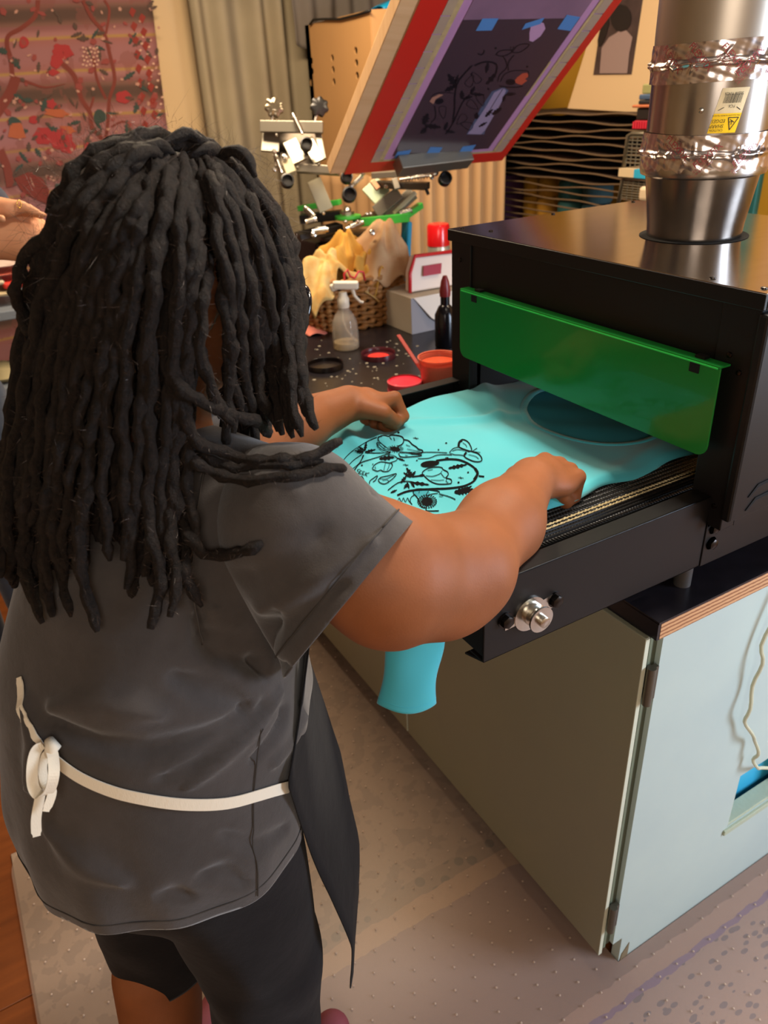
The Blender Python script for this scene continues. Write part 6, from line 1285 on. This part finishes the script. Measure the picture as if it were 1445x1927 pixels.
# the sides of the head turned away from the camera
fw2 = nrm([FW[0], FW[1], 0])
for i in range(64):
    ph = 2*math.pi*i/64+HR.normal(0, .03); dv = Rr*math.cos(ph)+Fd*math.sin(ph)
    if dv@fw2 < .22: continue
    if dv@Hf > .72: continue                                        # the face stays free
    pts = []
    crown = HH
    for el in (80, 60, 40, 20, 2, -14):
        e_ = math.radians(el); q = HH+UPV*.004+dv*math.cos(e_)*.122+UPV*math.sin(e_)*.130; pts.append(q)
    zend = HR.uniform(1.12, 1.26); z = pts[-1][2]; q = pts[-1].copy()
    while z > zend:
        z -= .035; q = q.copy(); q[2] = z
        for _ in range(6):
            v = float(shirt.ev(q[None])[0])
            if v < .012: q = q+dv*(.014-v)
        pts.append(q)
    lock(pts, .0068*HR.uniform(.9, 1.1), n=6)
# short hair at the crown and loose hairs all over
fz = MB()
def fibre(p, d, L, w_):
    d = nrm(d); s = nrm(np.cross(d, HR.normal(0, 1, 3))); c = nrm(HR.normal(0, 1, 3)); q = [p, p+d*L*.5+c*L*.10, p+d*L+c*L*.38]
    fz.add([q[0]-s*w_, q[0]+s*w_, q[1]+s*w_*.8, q[1]-s*w_*.8, q[2]], [(0, 1, 2, 3), (3, 2, 4)])
kids = [o for o in hair.children]
off = np.array(wloc(hair))
for o in kids:
    nv = len(o.data.vertices); co_ = np.empty(nv*3, np.float32); o.data.vertices.foreach_get('co', co_); co_ = co_.reshape(-1, 3)+off
    for _ in range(150):
        j = HR.integers(8, nv-8); p = co_[j]; ctr = co_[(j//8)*8:(j//8)*8+8].mean(0); d = p-ctr
        fibre(p, d*90+HR.normal(0, .9, 3), HR.uniform(.003, .010), .00013)
sel = [i for i in range(len(Vc)) if Vc[i][2] > HC[2]+.02]
for i in HR.choice(sel, 1800): 
    n_ = nrm(Vc[i]-HH); fibre(HH+n_*(np.linalg.norm(Vc[i]-HH)+HR.uniform(.01, .032)), n_*.6+HR.normal(0, .6, 3)-UPV*.15, HR.uniform(.012, .035), .00011)
fo = fz.build('loose_hairs', FUZZ, hair, fixn=False); fo['kind'] = 'stuff'
for pp in ([(300, 272), (240, 280), (180, 315), (130, 370), (95, 430), (70, 520)], [(300, 276), (245, 296), (190, 340), (145, 400), (110, 470)], [(300, 268), (230, 268), (170, 295), (120, 345), (85, 410)], [(310, 262), (265, 256), (215, 268), (165, 300)], [(330, 258), (300, 250), (262, 258), (225, 280)], [(380, 262), (430, 275), (480, 310), (530, 360), (570, 420)], [(370, 258), (420, 262), (470, 290), (515, 330)], [(300, 285), (322, 262), (350, 256), (380, 268)], [(320, 280), (345, 262), (375, 262), (410, 285)], [(340, 282), (368, 268), (400, 278), (430, 305)], [(330, 290), (300, 275), (270, 290), (240, 320)], [(350, 290), (385, 280), (420, 295), (455, 330)], [(310, 292), (285, 285), (250, 300), (215, 335)], [(400, 290), (430, 285), (460, 300), (490, 340)]): pixlock(pp, .010, .0066)
# ================================================================== SECOND PERSON, arms folded at the left edge
on = thing('person', (0, 0, 0), 'fair-skinned person at the far left edge with bare forearms folded, one hand resting on top', 'person')
E2 = at(66, 449, 1.85); W2 = at(-175, 452, 1.80); K2 = nrm([RT[0], RT[1], 0]); B2 = np.array([-K2[1], K2[0], 0.])
C2 = E2-K2*.46+B2*.10; C2[2] = 0; on.location = tuple(C2)
def Q2(a, b, z): return C2+K2*a-B2*b+np.array([0, 0, z])              # a to the person's left, b to the front (towards the camera)
M2 = np.stack([K2, -B2, [0, 0, 1.]])
S1, S2_ = Q2(.19, .0, 1.50), Q2(-.19, .0, 1.50)
bd2 = SDF(.025)
bd2.chain([S1, E2-K2*.012, (E2*.5+W2*.5), W2], [.055, .050, .046, .034], .03)
E3 = Q2(-.27, .10, 1.30); W3 = at(-75, 392, 1.77); bd2.chain([S2_, E3, W3], [.055, .046, .030], .03)
bd2.chain([at(-75, 392, 1.77), at(-30, 388, 1.765), at(15, 392, 1.765)], [.030, .028, .022], .012)
for k_, (x1, y1, x2, y2, dd) in enumerate(((20, 384, 62, 392, 0), (22, 390, 84, 405, -.01), (20, 396, 80, 408, -.025), (14, 400, 66, 408, -.04))): bd2.chain([at(0, 390+k_*3, 1.765-dd*.3), at(x1, y1, 1.76-dd), at((x1+x2)/2, (y1+y2)/2-3, 1.765-dd), at(x2, y2, 1.775-dd)], [.012, .0105, .0095, .0075], .005)
bd2.chain([at(-60, 400, 1.74), at(-25, 408, 1.73), at(5, 412, 1.675)], [.015, .012, .009], .006)
bd2.chain([Q2(0, 0, .95), Q2(0, 0, 1.25), Q2(0, 0, 1.43)], [.13, .14, .10], .05).chain([Q2(0, 0, 1.43), Q2(0, .02, 1.58)], [.06, .05], .03).ell(Q2(0, .03, 1.70), (.075, .095, .115), M2, .02).cone(Q2(0, .12, 1.70), Q2(0, .14, 1.675), .009, .013, .012)
for sg in (-1, 1):
    bd2.chain([Q2(.09*sg, 0, .92), Q2(.10*sg, .01, .5), Q2(.10*sg, -.02, .09)], [.09, .06, .042], .03).ell(Q2(.078*sg, .02, 1.695), (.008, .018, .03), M2, .006)
V, F_ = bd2.mesh(.0065); SK2 = bpy.data.materials.new('fair_skin'); SK2.use_nodes = True; skin(SK2, '#c98d68', '#d9a27c')
meshobj('body', V, F_, SK2, on, 2)
s2 = SDF(.04); s2.chain([Q2(0, 0, .90), Q2(0, 0, 1.25), Q2(0, 0, 1.43)], [.165, .165, .11], .05).cone(S1, S2_, .075, .075).cone(S1, S1+(E2-S1)*.5, .072, .072).cone(S2_, S2_+(E3-S2_)*.5, .072, .072)
V, F_ = s2.mesh(.010); meshobj('t_shirt', V, F_, clothmat('navy_jersey', '#232a3a', '#2c3446'), on, 2, keep=(V[:, 2] < 1.525) & (V[:, 2] > .80))
t2 = SDF(.02)
for sg in (-1, 1): t2.chain([Q2(.085*sg, 0, .92), Q2(.10*sg, .01, .5), Q2(.10*sg, -.01, .10)], [.125, .085, .068], .03)
V, F_ = t2.mesh(.010); meshobj('trousers', V, F_, clothmat('denim', '#2d3a50', '#3a4a62'), on, 2, keep=V[:, 2] > .06)
h2 = SDF(.02); h2.ell(Q2(0, .015, 1.725), (.084, .100, .110), M2); V, F_ = h2.mesh(.008); meshobj('hair', V, F_, mat('brown_hair', '#4a3322', .7), on, 1, keep=((V-Q2(0, 0, 0))@(-B2) < .06) | (V[:, 2] > 1.77))
for sg in (-1, 1):
    f = SDF(.02); f.cone(Q2(.10*sg, -.03, .055), Q2(.11*sg, .16, .04), .045, .036); V, F_ = f.mesh(.008); V[:, 2] = np.maximum(V[:, 2], .001); meshobj('shoe', V, F_, mat('black_shoe', '#151515', .5), on, 1)
for sg in (-1, 1): MB().lathe(Q2(.032*sg, .108, 1.712), [(.0001, .010), (.007, .008), (.011, 0)], 14, tuple(-B2), close=False).build('eye', mat('eye_white', '#d8cfc4', .2), on, smooth='all')
rg = at(36, 384, 1.752); MB().tube([rg+RT*.003*math.cos(t)+UP*.009*math.sin(t)+FW*.004*math.cos(t) for t in np.linspace(0, 6.28, 17)], .0012, 5, cap=False).build('ring', mat('gold', '#d8b060', .25, 1), on, smooth='all')
